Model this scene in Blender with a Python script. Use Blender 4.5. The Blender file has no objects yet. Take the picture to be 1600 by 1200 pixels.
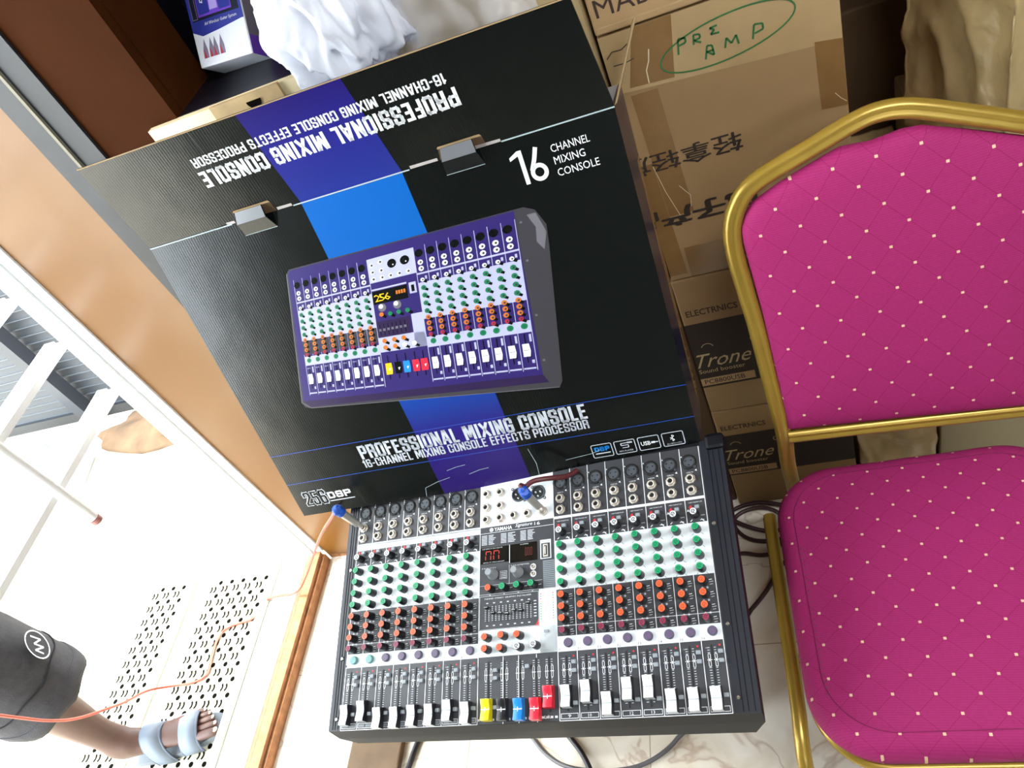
import bpy, bmesh, math, random
from mathutils import Vector, Matrix, noise
random.seed(7)
SC = bpy.context.scene
COL = SC.collection

# ------------------------------------------------------------------ camera
cam_d = bpy.data.cameras.new('camera')
cam = bpy.data.objects.new('camera', cam_d)
COL.objects.link(cam)
# rows: world axes expressed in (right, down, forward) of the camera
RX, RY, RZ = (0.9258, -0.1823, -0.3310), (0.0910, -0.7428, 0.6633), (-0.3668, -0.6442, -0.6712)
right = Vector((RX[0], RY[0], RZ[0])).normalized()
fwd = Vector((RX[2], RY[2], RZ[2])).normalized()
up = right.cross(fwd).normalized()
right = fwd.cross(up)
cam.matrix_world = Matrix(((right.x, up.x, -fwd.x, 0), (right.y, up.y, -fwd.y, 0), (right.z, up.z, -fwd.z, 1.6), (0, 0, 0, 1)))
cam_d.sensor_fit = 'HORIZONTAL'
cam_d.sensor_width = 36.0
cam_d.lens = 36.0 * 1200.0 / 1600.0
cam_d.clip_start = 0.02
cam_d.clip_end = 200
SC.camera = cam

# ------------------------------------------------------------------ sky, sun, exposure
w = bpy.data.worlds.new('sky')
SC.world = w
w.use_nodes = True
bg = w.node_tree.nodes['Background']
bg.inputs[0].default_value = (0.86, 0.94, 1.0, 1)
bg.inputs[1].default_value = 9.5
sun_d = bpy.data.lights.new('sun', 'SUN')
sun_d.energy = 5.0
sun_d.angle = math.radians(3)
sun_d.color = (1.0, 0.95, 0.86)
sun = bpy.data.objects.new('sun', sun_d)
COL.objects.link(sun)
sun_alt, sun_az = math.radians(68), math.radians(-6)
sun_dir = Vector((math.cos(sun_alt) * math.cos(sun_az), math.cos(sun_alt) * math.sin(sun_az), -math.sin(sun_alt)))
sun.rotation_euler = sun_dir.to_track_quat('-Z', 'Y').to_euler()
fill_d = bpy.data.lights.new('overhead_fill', 'AREA')   # added overhead fill light that brightens the chair seat
fill_d.shape = 'RECTANGLE'
fill_d.size, fill_d.size_y = 1.2, .08
fill_d.energy = 31
fill_d.color = (.93, .97, 1.0)
tube = bpy.data.objects.new('overhead_fill', fill_d)
tube.location = (.75, -.15, 2.57)
COL.objects.link(tube)
vs = SC.view_settings
vs.view_transform = 'Standard'
vs.look = 'None'
vs.gamma = 1.0
vs.use_curve_mapping = False
vs.exposure = 0.55

# ------------------------------------------------------------------ helpers
PI = math.pi


def lin(h):
    h = h.lstrip('#')
    o = []
    for i in (0, 2, 4):
        c = int(h[i:i + 2], 16) / 255.0
        o.append(c / 12.92 if c <= 0.04045 else ((c + 0.055) / 1.055) ** 2.4)
    return tuple(o) + (1.0,)


def mat(name, col, rough=0.5, metal=0.0, spec=0.5, noise_amt=0.0, noise_scale=20.0, bump=0.0, bump_scale=200.0, emit=None, coat=0.0):
    m = bpy.data.materials.new(name)
    m.use_nodes = True
    nt = m.node_tree
    b = nt.nodes['Principled BSDF']
    c = lin(col) if isinstance(col, str) else tuple(col) + (1.0,) * (4 - len(col))
    b.inputs['Base Color'].default_value = c
    b.inputs['Roughness'].default_value = rough
    b.inputs['Metallic'].default_value = metal
    b.inputs['Specular IOR Level'].default_value = spec
    if coat:
        b.inputs['Coat Weight'].default_value = coat
        b.inputs['Coat Roughness'].default_value = 0.12
    if noise_amt or bump:
        tc = nt.nodes.new('ShaderNodeTexCoord')
    if noise_amt:
        n = nt.nodes.new('ShaderNodeTexNoise')
        n.inputs['Scale'].default_value = noise_scale
        n.inputs['Detail'].default_value = 5
        nt.links.new(tc.outputs['Object'], n.inputs['Vector'])
        r = nt.nodes.new('ShaderNodeValToRGB')
        r.color_ramp.elements[0].position = 0.3
        r.color_ramp.elements[1].position = 0.7
        r.color_ramp.elements[0].color = tuple(max(0, x * (1 - noise_amt)) for x in c[:3]) + (1,)
        r.color_ramp.elements[1].color = tuple(min(1, x * (1 + noise_amt)) for x in c[:3]) + (1,)
        nt.links.new(n.outputs['Fac'], r.inputs['Fac'])
        nt.links.new(r.outputs['Color'], b.inputs['Base Color'])
    if bump:
        n2 = nt.nodes.new('ShaderNodeTexNoise')
        n2.inputs['Scale'].default_value = bump_scale
        n2.inputs['Detail'].default_value = 3
        nt.links.new(tc.outputs['Object'], n2.inputs['Vector'])
        bp = nt.nodes.new('ShaderNodeBump')
        bp.inputs['Strength'].default_value = bump
        bp.inputs['Distance'].default_value = 0.004
        nt.links.new(n2.outputs['Fac'], bp.inputs['Height'])
        nt.links.new(bp.outputs['Normal'], b.inputs['Normal'])
    if emit:
        b.inputs['Emission Color'].default_value = lin(emit[0])
        b.inputs['Emission Strength'].default_value = emit[1]
    return m


class MB:
    """collects polygons with materials; build() links them as one mesh object"""

    def __init__(self, M=None):
        self.v, self.f, self.m, self.s, self.mats, self.M = [], [], [], [], [], M or Matrix()

    def mi(self, m):
        if m not in self.mats:
            self.mats.append(m)
        return self.mats.index(m)

    def add(self, vs, fs, m, smooth=False):
        o = len(self.v)
        self.v += [self.M @ Vector(v) for v in vs]
        k = self.mi(m)
        for f in fs:
            self.f.append(tuple(i + o for i in f))
            self.m.append(k)
            self.s.append(smooth)
        return self

    def box(self, a, b, m):
        x0, y0, z0 = a
        x1, y1, z1 = b
        v = [(x0, y0, z0), (x1, y0, z0), (x1, y1, z0), (x0, y1, z0), (x0, y0, z1), (x1, y0, z1), (x1, y1, z1), (x0, y1, z1)]
        return self.add(v, [(3, 2, 1, 0), (4, 5, 6, 7), (0, 1, 5, 4), (1, 2, 6, 5), (2, 3, 7, 6), (3, 0, 4, 7)], m)

    def bbox(self, a, b, m, r=0.004):
        """box with chamfered edges"""
        bm = bmesh.new()
        bmesh.ops.create_cube(bm, size=1)
        for v in bm.verts:
            v.co = Vector([a[i] + (v.co[i] + 0.5) * (b[i] - a[i]) for i in range(3)])
        bmesh.ops.bevel(bm, geom=bm.edges[:], offset=r, segments=2, affect='EDGES', profile=0.5)
        self.bm(bm, m, False)
        return self

    def bm(self, bm, m, smooth=True):
        bm.verts.ensure_lookup_table()
        bm.verts.index_update()
        self.add([v.co.copy() for v in bm.verts], [[v.index for v in f.verts] for f in bm.faces], m, smooth)
        bm.free()

    def poly(self, pts, m, z=0.0):
        """flat polygon in the local xy plane"""
        return self.add([(p[0], p[1], p[2] if len(p) > 2 else z) for p in pts], [tuple(range(len(pts)))], m)

    def rect(self, x0, y0, x1, y1, m, z=0.0):
        return self.poly([(x0, y0), (x1, y0), (x1, y1), (x0, y1)], m, z)

    def line(self, pts, wd, m, z=0.0):
        for (ax, ay), (bx, by) in zip(pts[:-1], pts[1:]):
            d = Vector((bx - ax, by - ay))
            if d.length < 1e-9:
                continue
            n = Vector((-d.y, d.x)).normalized() * wd / 2
            self.poly([(ax - n.x, ay - n.y), (bx - n.x, by - n.y), (bx + n.x, by + n.y), (ax + n.x, ay + n.y)], m, z)
        return self

    def frame(self, x0, y0, x1, y1, wd, m, z=0.0):
        self.rect(x0, y0, x1, y0 + wd, m, z)
        self.rect(x0, y1 - wd, x1, y1, m, z)
        self.rect(x0, y0 + wd, x0 + wd, y1 - wd, m, z)
        return self.rect(x1 - wd, y0 + wd, x1, y1 - wd, m, z)

    def rring(self, x0, y0, x1, y1, r, wd, m, z=0.0, n=4):
        o, i = rrect(x0, y0, x1, y1, r, n), rrect(x0 + wd, y0 + wd, x1 - wd, y1 - wd, max(r - wd, wd * .2), n)
        k = len(o)
        return self.add([(p[0], p[1], z) for p in o + i], [(a, (a + 1) % k, k + (a + 1) % k, k + a) for a in range(k)], m)

    def disc(self, x, y, r, m, z=0.0, n=16):
        return self.poly([(x + r * math.cos(2 * PI * i / n), y + r * math.sin(2 * PI * i / n)) for i in range(n)], m, z)

    def ring(self, x, y, r0, r1, m, z=0.0, n=20, a0=0.0, a1=2 * PI):
        full = abs(a1 - a0 - 2 * PI) < 1e-6
        k = n if full else n + 1
        A = [a0 + (a1 - a0) * i / n for i in range(k)]
        v = [(x + r0 * math.cos(a), y + r0 * math.sin(a), z) for a in A] + [(x + r1 * math.cos(a), y + r1 * math.sin(a), z) for a in A]
        return self.add(v, [(i, (i + 1) % k, k + (i + 1) % k, k + i) for i in range(k if full else n)], m)

    def lathe(self, prof, m, n=16, c=(0, 0, 0), cap=True, smooth=True):
        """profile [(r, z)] about local z at c"""
        v = []
        for r, z in prof:
            v += [(c[0] + r * math.cos(2 * PI * i / n), c[1] + r * math.sin(2 * PI * i / n), c[2] + z) for i in range(n)]
        f = []
        for k in range(len(prof) - 1):
            f += [(k * n + i, k * n + (i + 1) % n, (k + 1) * n + (i + 1) % n, (k + 1) * n + i) for i in range(n)]
        self.add(v, f, m, smooth)
        if cap:
            self.add(v[-n:], [tuple(range(n))], m)
            self.add(v[:n], [tuple(range(n))[::-1]], m)
        return self

    def tube(self, pts, r, m, n=10, closed=False, smooth_path=0, ends=True, sect=None, upv=None):
        """sweep a round (or given [(a,b)]) section along points"""
        P = [Vector(p) for p in pts]
        for _ in range(smooth_path):
            Q = [] if closed else [P[0]]
            rng = range(len(P)) if closed else range(len(P) - 1)
            for i in rng:
                a, b = P[i], P[(i + 1) % len(P)]
                Q += [a * .75 + b * .25, a * .25 + b * .75]
            if not closed:
                Q.append(P[-1])
            P = Q
        S = sect or [(r * math.cos(2 * PI * i / n), r * math.sin(2 * PI * i / n)) for i in range(n)]
        n = len(S)
        v = []
        ref = Vector(upv) if upv else None
        prev = None
        K = len(P)
        for i, p in enumerate(P):
            if closed:
                t = (P[(i + 1) % K] - P[i - 1]).normalized()
            else:
                t = (P[min(i + 1, K - 1)] - P[max(i - 1, 0)]).normalized()
            if ref is not None:
                a = ref - t * ref.dot(t)
            elif prev is None:
                q = Vector((0, 0, 1)) if abs(t.z) < .9 else Vector((1, 0, 0))
                a = q - t * q.dot(t)
            else:
                a = prev - t * prev.dot(t)
            a.normalize()
            prev = a
            b = t.cross(a)
            rr = r[i] / max(r) if isinstance(r, (list, tuple)) else 1
            v += [p + a * s[0] * rr + b * s[1] * rr for s in S]
        f = []
        for k in range(K if closed else K - 1):
            k2 = (k + 1) % K
            f += [(k * n + i, k * n + (i + 1) % n, k2 * n + (i + 1) % n, k2 * n + i) for i in range(n)]
        self.add(v, f, m, True)
        if ends and not closed:
            self.add(v[:n], [tuple(range(n))[::-1]], m)
            self.add(v[-n:], [tuple(range(n))], m)
        return self

    def loft(self, rings, m, smooth=True, caps=True):
        n = len(rings[0])
        v = [p for r in rings for p in r]
        f = []
        for k in range(len(rings) - 1):
            f += [(k * n + i, k * n + (i + 1) % n, (k + 1) * n + (i + 1) % n, (k + 1) * n + i) for i in range(n)]
        self.add(v, f, m, smooth)
        if caps:
            self.add(rings[0], [tuple(range(n))[::-1]], m, smooth)
            self.add(rings[-1], [tuple(range(n))], m, smooth)
        return self

    def text(self, s, x0, y0, x1, y1, m, z=0.0, bold=0.0, shear=0.0, rot180=False, res=2, spacing=1.0, wavy=0.0):
        """real glyph outlines, filled, fitted to the box"""
        key = (s, bold, shear, res, spacing)
        if key not in TXT:
            c = bpy.data.curves.new('lettering', 'FONT')
            c.body = s
            c.resolution_u = res
            c.offset = bold
            c.shear = shear
            c.space_character = spacing
            o = bpy.data.objects.new('lettering', c)
            COL.objects.link(o)
            bpy.context.view_layer.update()
            me = bpy.data.meshes.new_from_object(o.evaluated_get(bpy.context.evaluated_depsgraph_get()))
            TXT[key] = ([tuple(v.co) for v in me.vertices], [tuple(p.vertices) for p in me.polygons])
            bpy.data.objects.remove(o)
            bpy.data.curves.remove(c)
            bpy.data.meshes.remove(me)
        V, F = TXT[key]
        xs, ys = [v[0] for v in V], [v[1] for v in V]
        ax, bx, ay, by = min(xs), max(xs), min(ys), max(ys)
        o = []
        for v in V:
            p, q = (v[0] - ax) / (bx - ax), (v[1] - ay) / (by - ay)
            if rot180:
                p, q = 1 - p, 1 - q
            o.append((x0 + p * (x1 - x0), y0 + q * (y1 - y0) + wavy * math.sin(p * 9), z))
        return self.add(o, F, m)

    def block(self, s, x0, y0, x1, y1, m, z=0.0, rot180=False, wt=.35, gap=.17):
        """heavy condensed capitals built from straight and chamfered strokes"""
        adv = [GLW.get(c, 1.0) for c in s]
        tot = sum(adv) + gap * (len(s) - 1)
        sx, sy = (x1 - x0) / tot, y1 - y0
        T = wt * sx
        px = 0.0
        for c, a in zip(s, adv):
            for pl in GL.get(c, []):
                P = [(x0 + px * sx + T / 2 + q[0] * (a * sx - T), y0 + T * .42 + q[1] * (sy - T * .84)) for q in pl]
                if rot180:
                    P = [(x0 + x1 - q[0], y0 + y1 - q[1]) for q in P]
                for i, (A, B) in enumerate(zip(P[:-1], P[1:])):
                    d = Vector((B[0] - A[0], B[1] - A[1]))
                    L_ = d.length
                    if L_ < 1e-9:
                        continue
                    d /= L_
                    th = T * (.84 + .16 * abs(d.y))
                    e = th * .42
                    ea = e if i > 0 or len(pl) == 2 or True else 0
                    n_ = Vector((-d.y, d.x)) * th / 2
                    q0, q1 = Vector(A) - d * ea, Vector(B) + d * e
                    self.poly([q0 - n_, q1 - n_, q1 + n_, q0 + n_], m, z)
            px += a + gap
        return self

    def build(self, name, parent=None, mods=None):
        me = bpy.data.meshes.new(name)
        me.from_pydata([tuple(v) for v in self.v], [], self.f)
        for m in self.mats:
            me.materials.append(m)
        me.polygons.foreach_set('material_index', self.m)
        me.polygons.foreach_set('use_smooth', self.s)
        me.update()
        o = bpy.data.objects.new(name, me)
        COL.objects.link(o)
        if parent:
            o.parent = parent
        return o


TXT = {}
_o = [(.5, 0), (.85, 0), (1, .1), (1, .9), (.85, 1), (.15, 1), (0, .9), (0, .1), (.15, 0), (.5, 0)]
GL = {
    'O': [_o], 'D': [[(0, 0), (0, 1), (.8, 1), (1, .88), (1, .12), (.8, 0), (0, 0)]],
    'P': [[(0, 0), (0, 1), (.85, 1), (1, .92), (1, .53), (.85, .45), (0, .45)]],
    'R': [[(0, 0), (0, 1), (.85, 1), (1, .92), (1, .57), (.85, .5), (0, .5)], [(.55, .5), (.92, .42), (1, .3), (1, 0)]],
    'F': [[(0, 0), (0, 1), (1, 1)], [(0, .52), (.85, .52)]],
    'E': [[(1, 0), (0, 0), (0, 1), (1, 1)], [(0, .52), (.88, .52)]],
    'S': [[(0, .26), (0, .1), (.15, 0), (.85, 0), (1, .1), (1, .38), (.85, .48), (.15, .56), (0, .66), (0, .9), (.15, 1), (.85, 1), (1, .9), (1, .76)]],
    'I': [[(.5, 0), (.5, 1)]], 'L': [[(0, 1), (0, 0), (1, 0)]],
    'N': [[(0, 0), (0, 1)], [(1, 0), (1, 1)], [(.05, .95), (.95, .05)]],
    'A': [[(0, 0), (.38, 1), (.62, 1), (1, 0)], [(.2, .26), (.8, .26)]],
    'M': [[(0, 0), (0, 1), (.16, 1), (.5, .2), (.84, 1), (1, 1), (1, 0)]],
    'X': [[(0, 0), (1, 1)], [(0, 1), (1, 0)]],
    'G': [[(1, .72), (1, .9), (.85, 1), (.15, 1), (0, .9), (0, .1), (.15, 0), (.85, 0), (1, .1), (1, .46), (.55, .46)]],
    'C': [[(1, .68), (1, .9), (.85, 1), (.15, 1), (0, .9), (0, .1), (.15, 0), (.85, 0), (1, .1), (1, .32)]],
    'H': [[(0, 0), (0, 1)], [(1, 0), (1, 1)], [(0, .52), (1, .52)]],
    'T': [[(0, 1), (1, 1)], [(.5, 0), (.5, 1)]], '-': [[(0, .42), (1, .42)]],
    '1': [[(.8, 0), (.8, 1)], [(.8, .95), (.0, .76)]],
    '6': [[(1, .8), (1, .9), (.85, 1), (.15, 1), (0, .9), (0, .1), (.15, 0), (.85, 0), (1, .1), (1, .46), (.85, .56), (0, .56)]],
    '2': [[(0, .72), (0, .9), (.15, 1), (.85, 1), (1, .9), (1, .62), (0, .12), (0, 0), (1, 0)]],
    '5': [[(1, 1), (0, 1), (0, .56), (.85, .6), (1, .5), (1, .1), (.85, 0), (.15, 0), (0, .1), (0, .26)]],
}
GLW = {'I': .36, 'M': 1.35, ' ': .42, '-': .6, '1': .62, 'L': .85, 'F': .88, 'E': .88, 'X': 1.08, 'A': 1.08}


def rrect(x0, y0, x1, y1, r, n=5):
    o = []
    for cx, cy, a in ((x1 - r, y0 + r, -PI / 2), (x1 - r, y1 - r, 0), (x0 + r, y1 - r, PI / 2), (x0 + r, y0 + r, PI)):
        o += [(cx + r * math.cos(a + PI / 2 * i / n), cy + r * math.sin(a + PI / 2 * i / n)) for i in range(n + 1)]
    return o


def weld(o, d=1e-5):
    bm = bmesh.new()
    bm.from_mesh(o.data)
    bmesh.ops.remove_doubles(bm, verts=bm.verts[:], dist=d)
    bmesh.ops.recalc_face_normals(bm, faces=bm.faces[:])
    bm.to_mesh(o.data)
    bm.free()


def tag(o, label, cat, group=None, kind=None):
    if label:
        o['label'] = label
    if cat:
        o['category'] = cat
    if group:
        o['group'] = group
    if kind:
        o['kind'] = kind
    return o


def thing(name, label, cat, M=None, group=None, kind=None):
    o = bpy.data.objects.new(name, None)
    o.empty_display_size = 0.05
    COL.objects.link(o)
    if M is not None:
        o.matrix_world = M if isinstance(M, Matrix) else Matrix.Translation(Vector(M))
    return tag(o, label, cat, group, kind)


def struct(name, mb, label=None, parent=None):
    o = mb.build(name, parent)
    if parent is None:
        o['kind'] = 'structure'
    if label:
        o['label'] = label
    return o


def put(src, name, parent, loc, rotz=0.0, first=[None]):
    """copy of a part (sharing its mesh) at a place in its thing"""
    o = src.copy()
    o.name = name
    COL.objects.link(o)
    o.parent = parent
    o.location = loc
    o.rotation_euler = (0, 0, rotz)
    return o


# ------------------------------------------------------------------ materials
def card_mat():
    """glossy black printed card with the fine upright ribs of the corrugation"""
    m = mat('glossy_black_card', '#080c0c', .22, spec=.45)
    nt = m.node_tree
    tc = nt.nodes.new('ShaderNodeTexCoord')
    wv = nt.nodes.new('ShaderNodeTexWave')
    wv.bands_direction = 'X'
    wv.inputs['Scale'].default_value = 75
    wv.inputs['Distortion'].default_value = .6
    wv.inputs['Detail'].default_value = 1
    nz = nt.nodes.new('ShaderNodeTexNoise')
    nz.inputs['Scale'].default_value = 7
    ad = nt.nodes.new('ShaderNodeMath')
    ad.operation = 'MULTIPLY_ADD'
    ad.inputs[1].default_value = 60
    nt.links.new(tc.outputs['Object'], wv.inputs['Vector'])
    nt.links.new(tc.outputs['Object'], nz.inputs['Vector'])
    nt.links.new(nz.outputs['Fac'], ad.inputs[0])
    nt.links.new(wv.outputs['Fac'], ad.inputs[2])
    bp = nt.nodes.new('ShaderNodeBump')
    bp.inputs['Strength'].default_value = .035
    bp.inputs['Distance'].default_value = .0012
    nt.links.new(ad.outputs[0], bp.inputs['Height'])
    nt.links.new(bp.outputs['Normal'], nt.nodes['Principled BSDF'].inputs['Normal'])
    return m


M = {}
M['orange'] = mat('orange_paint', '#6f4715', .38, noise_amt=.06, noise_scale=4, bump=.05, bump_scale=14, coat=.1)
M['orange_chip'] = mat('bare_plaster', '#a0704a', .8, noise_amt=.3, noise_scale=40)
M['wallin'] = mat('interior_paint', '#7d8078', .7, noise_amt=.05)
M['backwall'] = mat('red_brown_paint', '#5a2a18', .7, noise_amt=.15, noise_scale=5)
M['ceil'] = mat('ceiling_board', '#c9bda8', .8)
M['whitemetal'] = mat('white_enamel', '#f2f5f5', .3)
M['whitedirty'] = mat('worn_white_enamel', '#e6e2d2', .45, noise_amt=.08, noise_scale=60)
M['groove'] = mat('groove_grey', '#8d9088', .6)  # grey strips along the frame and sill grooves
M['darkpost'] = mat('blue_grey_paint', '#23262c', .5, noise_amt=.25, noise_scale=14)
M['seam'] = mat('pale_sealant', '#7d7768', .6)
M['brownwood'] = mat('brown_laminate', '#3a1c08', .7, spec=.04, noise_amt=.12, noise_scale=12)
M['deck'] = mat('dark_shelf_top', '#15151f', .35)
M['cream'] = mat('cream_edge_strip', '#ecd9ae', .5)
M['tan'] = mat('tan_board', '#b59a6f', .6, noise_amt=.15, noise_scale=30)
M['board'] = mat('cardboard', '#ad8d64', .75, noise_amt=.05, noise_scale=9, bump=.05, bump_scale=300)
M['board2'] = mat('cardboard_dull', '#94764f', .75, noise_amt=.07, noise_scale=9, bump=.05, bump_scale=300)
M['board3'] = mat('cardboard_pale', '#b59f74', .75, noise_amt=.05, noise_scale=9)
M['boardedge'] = mat('cut_cardboard_edge', '#a08560', .8)
M['boardgrey'] = mat('grey_board', '#8d8062', .6, noise_amt=.05, noise_scale=6)
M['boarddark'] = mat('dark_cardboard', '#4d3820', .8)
M['tape'] = mat('brown_packing_tape', '#7f5f38', .18, noise_amt=.10, noise_scale=25)
M['tapeclear'] = mat('pale_packing_tape', '#ab9068', .15, noise_amt=.05, noise_scale=25)
M['tapewrap'] = mat('wrinkled_tape_wrap', '#ab9468', .22, noise_amt=.16, noise_scale=18, bump=.9, bump_scale=22)
M['crease'] = mat('tape_crease', '#d8c6a4', .3)
M['ink'] = mat('black_carton_ink', '#2a2018', .7)
M['inkbrown'] = mat('brown_black_carton_ink', '#3a2a22', .7)
M['green_ink'] = mat('green_marker_ink', '#2f6a3a', .6)
M['cblack'] = card_mat()
M['cside'] = mat('glossy_dark_side_card', '#171a3a', .25)
M['cin'] = mat('grey_card_inside', '#b0a9a8', .7)
M['white_ink'] = mat('white_print', '#e8eaee', .35)
M['silver_ink'] = mat('silver_print', '#c2c6cf', .3)
M['blue_line'] = mat('blue_print_line', '#1f49a8', .3)
M['scuff'] = mat('worn_white_crease', '#9fb0b4', .6)
M['floor'] = None


def gradient_mat(name, stops, axis=1, lo=0.0, hi=1.0, rough=.22):
    m = bpy.data.materials.new(name)
    m.use_nodes = True
    nt = m.node_tree
    b = nt.nodes['Principled BSDF']
    b.inputs['Roughness'].default_value = rough
    tc = nt.nodes.new('ShaderNodeTexCoord')
    sp = nt.nodes.new('ShaderNodeSeparateXYZ')
    mr = nt.nodes.new('ShaderNodeMapRange')
    mr.inputs['From Min'].default_value = lo
    mr.inputs['From Max'].default_value = hi
    r = nt.nodes.new('ShaderNodeValToRGB')
    while len(r.color_ramp.elements) < len(stops):
        r.color_ramp.elements.new(0.5)
    for e, (p, c) in zip(r.color_ramp.elements, stops):
        e.position = p
        e.color = lin(c)
    nt.links.new(tc.outputs['Object'], sp.inputs[0])
    nt.links.new(sp.outputs[axis], mr.inputs['Value'])
    nt.links.new(mr.outputs[0], r.inputs['Fac'])
    nt.links.new(r.outputs[0], b.inputs['Base Color'])
    return m


def floor_mat():
    m = bpy.data.materials.new('marble_floor_tiles')
    m.use_nodes = True
    nt = m.node_tree
    b = nt.nodes['Principled BSDF']
    b.inputs['Roughness'].default_value = .22
    tc = nt.nodes.new('ShaderNodeTexCoord')
    n1 = nt.nodes.new('ShaderNodeTexNoise')
    n1.inputs['Scale'].default_value = 5
    n1.inputs['Detail'].default_value = 6
    n1.inputs['Distortion'].default_value = 1.6
    nt.links.new(tc.outputs['Object'], n1.inputs['Vector'])
    base = nt.nodes.new('ShaderNodeValToRGB')
    base.color_ramp.elements[0].position, base.color_ramp.elements[0].color = .3, lin('#d2c6b0')
    base.color_ramp.elements[1].position, base.color_ramp.elements[1].color = .62, lin('#ece6da')
    nt.links.new(n1.outputs['Fac'], base.inputs['Fac'])
    n2 = nt.nodes.new('ShaderNodeTexNoise')
    n2.inputs['Scale'].default_value = 2.6
    n2.inputs['Detail'].default_value = 4
    n2.inputs['Distortion'].default_value = 2.2
    nt.links.new(tc.outputs['Object'], n2.inputs['Vector'])
    vein = nt.nodes.new('ShaderNodeValToRGB')
    e = vein.color_ramp.elements
    e[0].position, e[0].color = .485, (0, 0, 0, 1)
    e[1].position, e[1].color = .515, (0, 0, 0, 1)
    k = e.new(.5)
    k.color = (1, 1, 1, 1)
    nt.links.new(n2.outputs['Fac'], vein.inputs['Fac'])
    mx = nt.nodes.new('ShaderNodeMixRGB')
    mx.inputs['Color2'].default_value = lin('#8c5a3a')
    mv = nt.nodes.new('ShaderNodeMath')
    mv.operation = 'MULTIPLY'
    mv.inputs[1].default_value = .42
    nt.links.new(vein.outputs['Color'], mv.inputs[0])
    nt.links.new(mv.outputs[0], mx.inputs['Fac'])
    nt.links.new(base.outputs['Color'], mx.inputs['Color1'])
    br = nt.nodes.new('ShaderNodeTexBrick')
    br.offset = 0
    br.inputs['Scale'].default_value = 1.0
    br.inputs['Brick Width'].default_value = .4
    br.inputs['Row Height'].default_value = .4
    br.inputs['Mortar Size'].default_value = .0012
    br.inputs['Color1'].default_value = br.inputs['Color2'].default_value = (1, 1, 1, 1)
    br.inputs['Mortar'].default_value = (.55, .5, .42, 1)
    mp = nt.nodes.new('ShaderNodeMapping')
    mp.inputs['Location'].default_value = (.385, .1, 0)
    nt.links.new(tc.outputs['Object'], mp.inputs['Vector'])
    nt.links.new(mp.outputs[0], br.inputs['Vector'])
    ml = nt.nodes.new('ShaderNodeMixRGB')
    ml.blend_type = 'MULTIPLY'
    ml.inputs['Fac'].default_value = 1
    nt.links.new(mx.outputs[0], ml.inputs['Color1'])
    nt.links.new(br.outputs['Color'], ml.inputs['Color2'])
    nt.links.new(ml.outputs[0], b.inputs['Base Color'])
    return m


M['floor'] = floor_mat()

# ------------------------------------------------------------------ the room
b = MB()
b.box((-1.293, -2.2, -.15), (1.9, 1.62, 0), M['floor'])
struct('floor', b)
b = MB()
b.box((-1.6, -2.2, 2.6), (1.9, 1.62, 2.7), M['ceil'])
struct('ceiling', b)
b = MB()
b.box((-1.45, 1.5, 0), (1.9, 1.62, 2.6), M['backwall'])
struct('wall_back', b)
b = MB()
b.box((1.8, -2.2, 0), (1.9, 1.5, 2.6), M['wallin'])
struct('wall_right', b)
b = MB()   # street side behind the viewer, with an unseen high opening at right, shaped to light the seat
b.box((-1.45, -2.3, 0), (1.9, -2.2, 2.05), M['wallin'])
b.box((-1.45, -2.3, 2.05), (.3, -2.2, 2.7), M['wallin'])
b.box((.3, -2.3, 2.5), (1.9, -2.2, 2.7), M['wallin'])
struct('wall_front', b)
b = MB()   # wall with the doorway, seen only from inside
b.box((-1.45, -2.2, 0), (-1.33, -.05, 2.6), M['wallin'])
b.box((-1.45, -.05, 2.15), (-1.33, 1.04, 2.6), M['wallin'])
struct('wall_left', b)
# orange painted pier beside the doorway
b = MB()
n = 24
rings = []
for i in range(n + 1):
    z = 2.6 * i / n
    j = .002 * math.sin(i * 2.1)
    rings.append([(-1.294 + j, 1.04, z), (-1.052 - .001 * math.sin(i), 1.04, z), (-1.045, 1.047, z), (-1.045, 1.5, z), (-1.294 + j, 1.5, z)])
b.loft(rings, M['orange'], False)
for k in range(9):   # chipped plaster at its foot
    x = -1.29 + .028 * k
    hgt = .012 + .02 * random.random()
    b.add([(x, 1.0392, 0), (x + .029, 1.0392, 0), (x + .024, 1.0392, hgt), (x + .006, 1.0392, hgt * .8)], [(0, 1, 2, 3)], M['orange_chip'])
struct('wall_pier', b, 'orange painted wall pier between the bright doorway and the brown shelf cabinet')
# blue grey post with a pale seam
b = MB()
b.box((-1.045, 1.03, 0), (-1.003, 1.5, 2.6), M['darkpost'])
b.box((-1.003, 1.028, 0), (-.9975, 1.5, 2.6), M['seam'])
b.box((-.9975, 1.034, 0), (-.952, 1.5, 2.6), M['darkpost'])
struct('trim_1', b, 'dark blue grey wall trim with a pale seam')

# door frame (white) with groove
t = thing('door_1', 'white metal sliding door frame and grooved sill at the bright doorway', None, (-1.37, .5, 0), kind='structure')
b = MB(Matrix.Translation((1.37, -.5, 0)))
b.box((-1.322, 1.035, .04), (-1.294, 1.12, 2.15), M['whitemetal'])
b.box((-1.3255, 1.038, .04), (-1.322, 1.12, 2.15), M['groove'])
b.box((-1.372, 1.03, .04), (-1.3255, 1.12, 2.15), M['whitemetal'])
b.box((-1.40, -.05, 2.08), (-1.294, 1.035, 2.15), M['whitemetal'])
b.box((-1.40, -.05, .04), (-1.294, .0, 2.08), M['whitemetal'])
b.build('door_frame', t)
b = MB(Matrix.Translation((1.37, -.5, 0)))
b.box((-1.455, -.05, -.12), (-1.31, 1.035, .03), M['whitedirty'])
for x0, x1, z in ((-1.455, -1.437, .046), (-1.415, -1.395, .046), (-1.372, -1.338, .046)):
    b.bbox((x0, -.05, .0), (x1, 1.034, z), M['whitedirty'], .004)
b.box((-1.437, -.05, .0), (-1.415, 1.034, .032), M['groove'])
b.build('door_sill', t)
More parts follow.
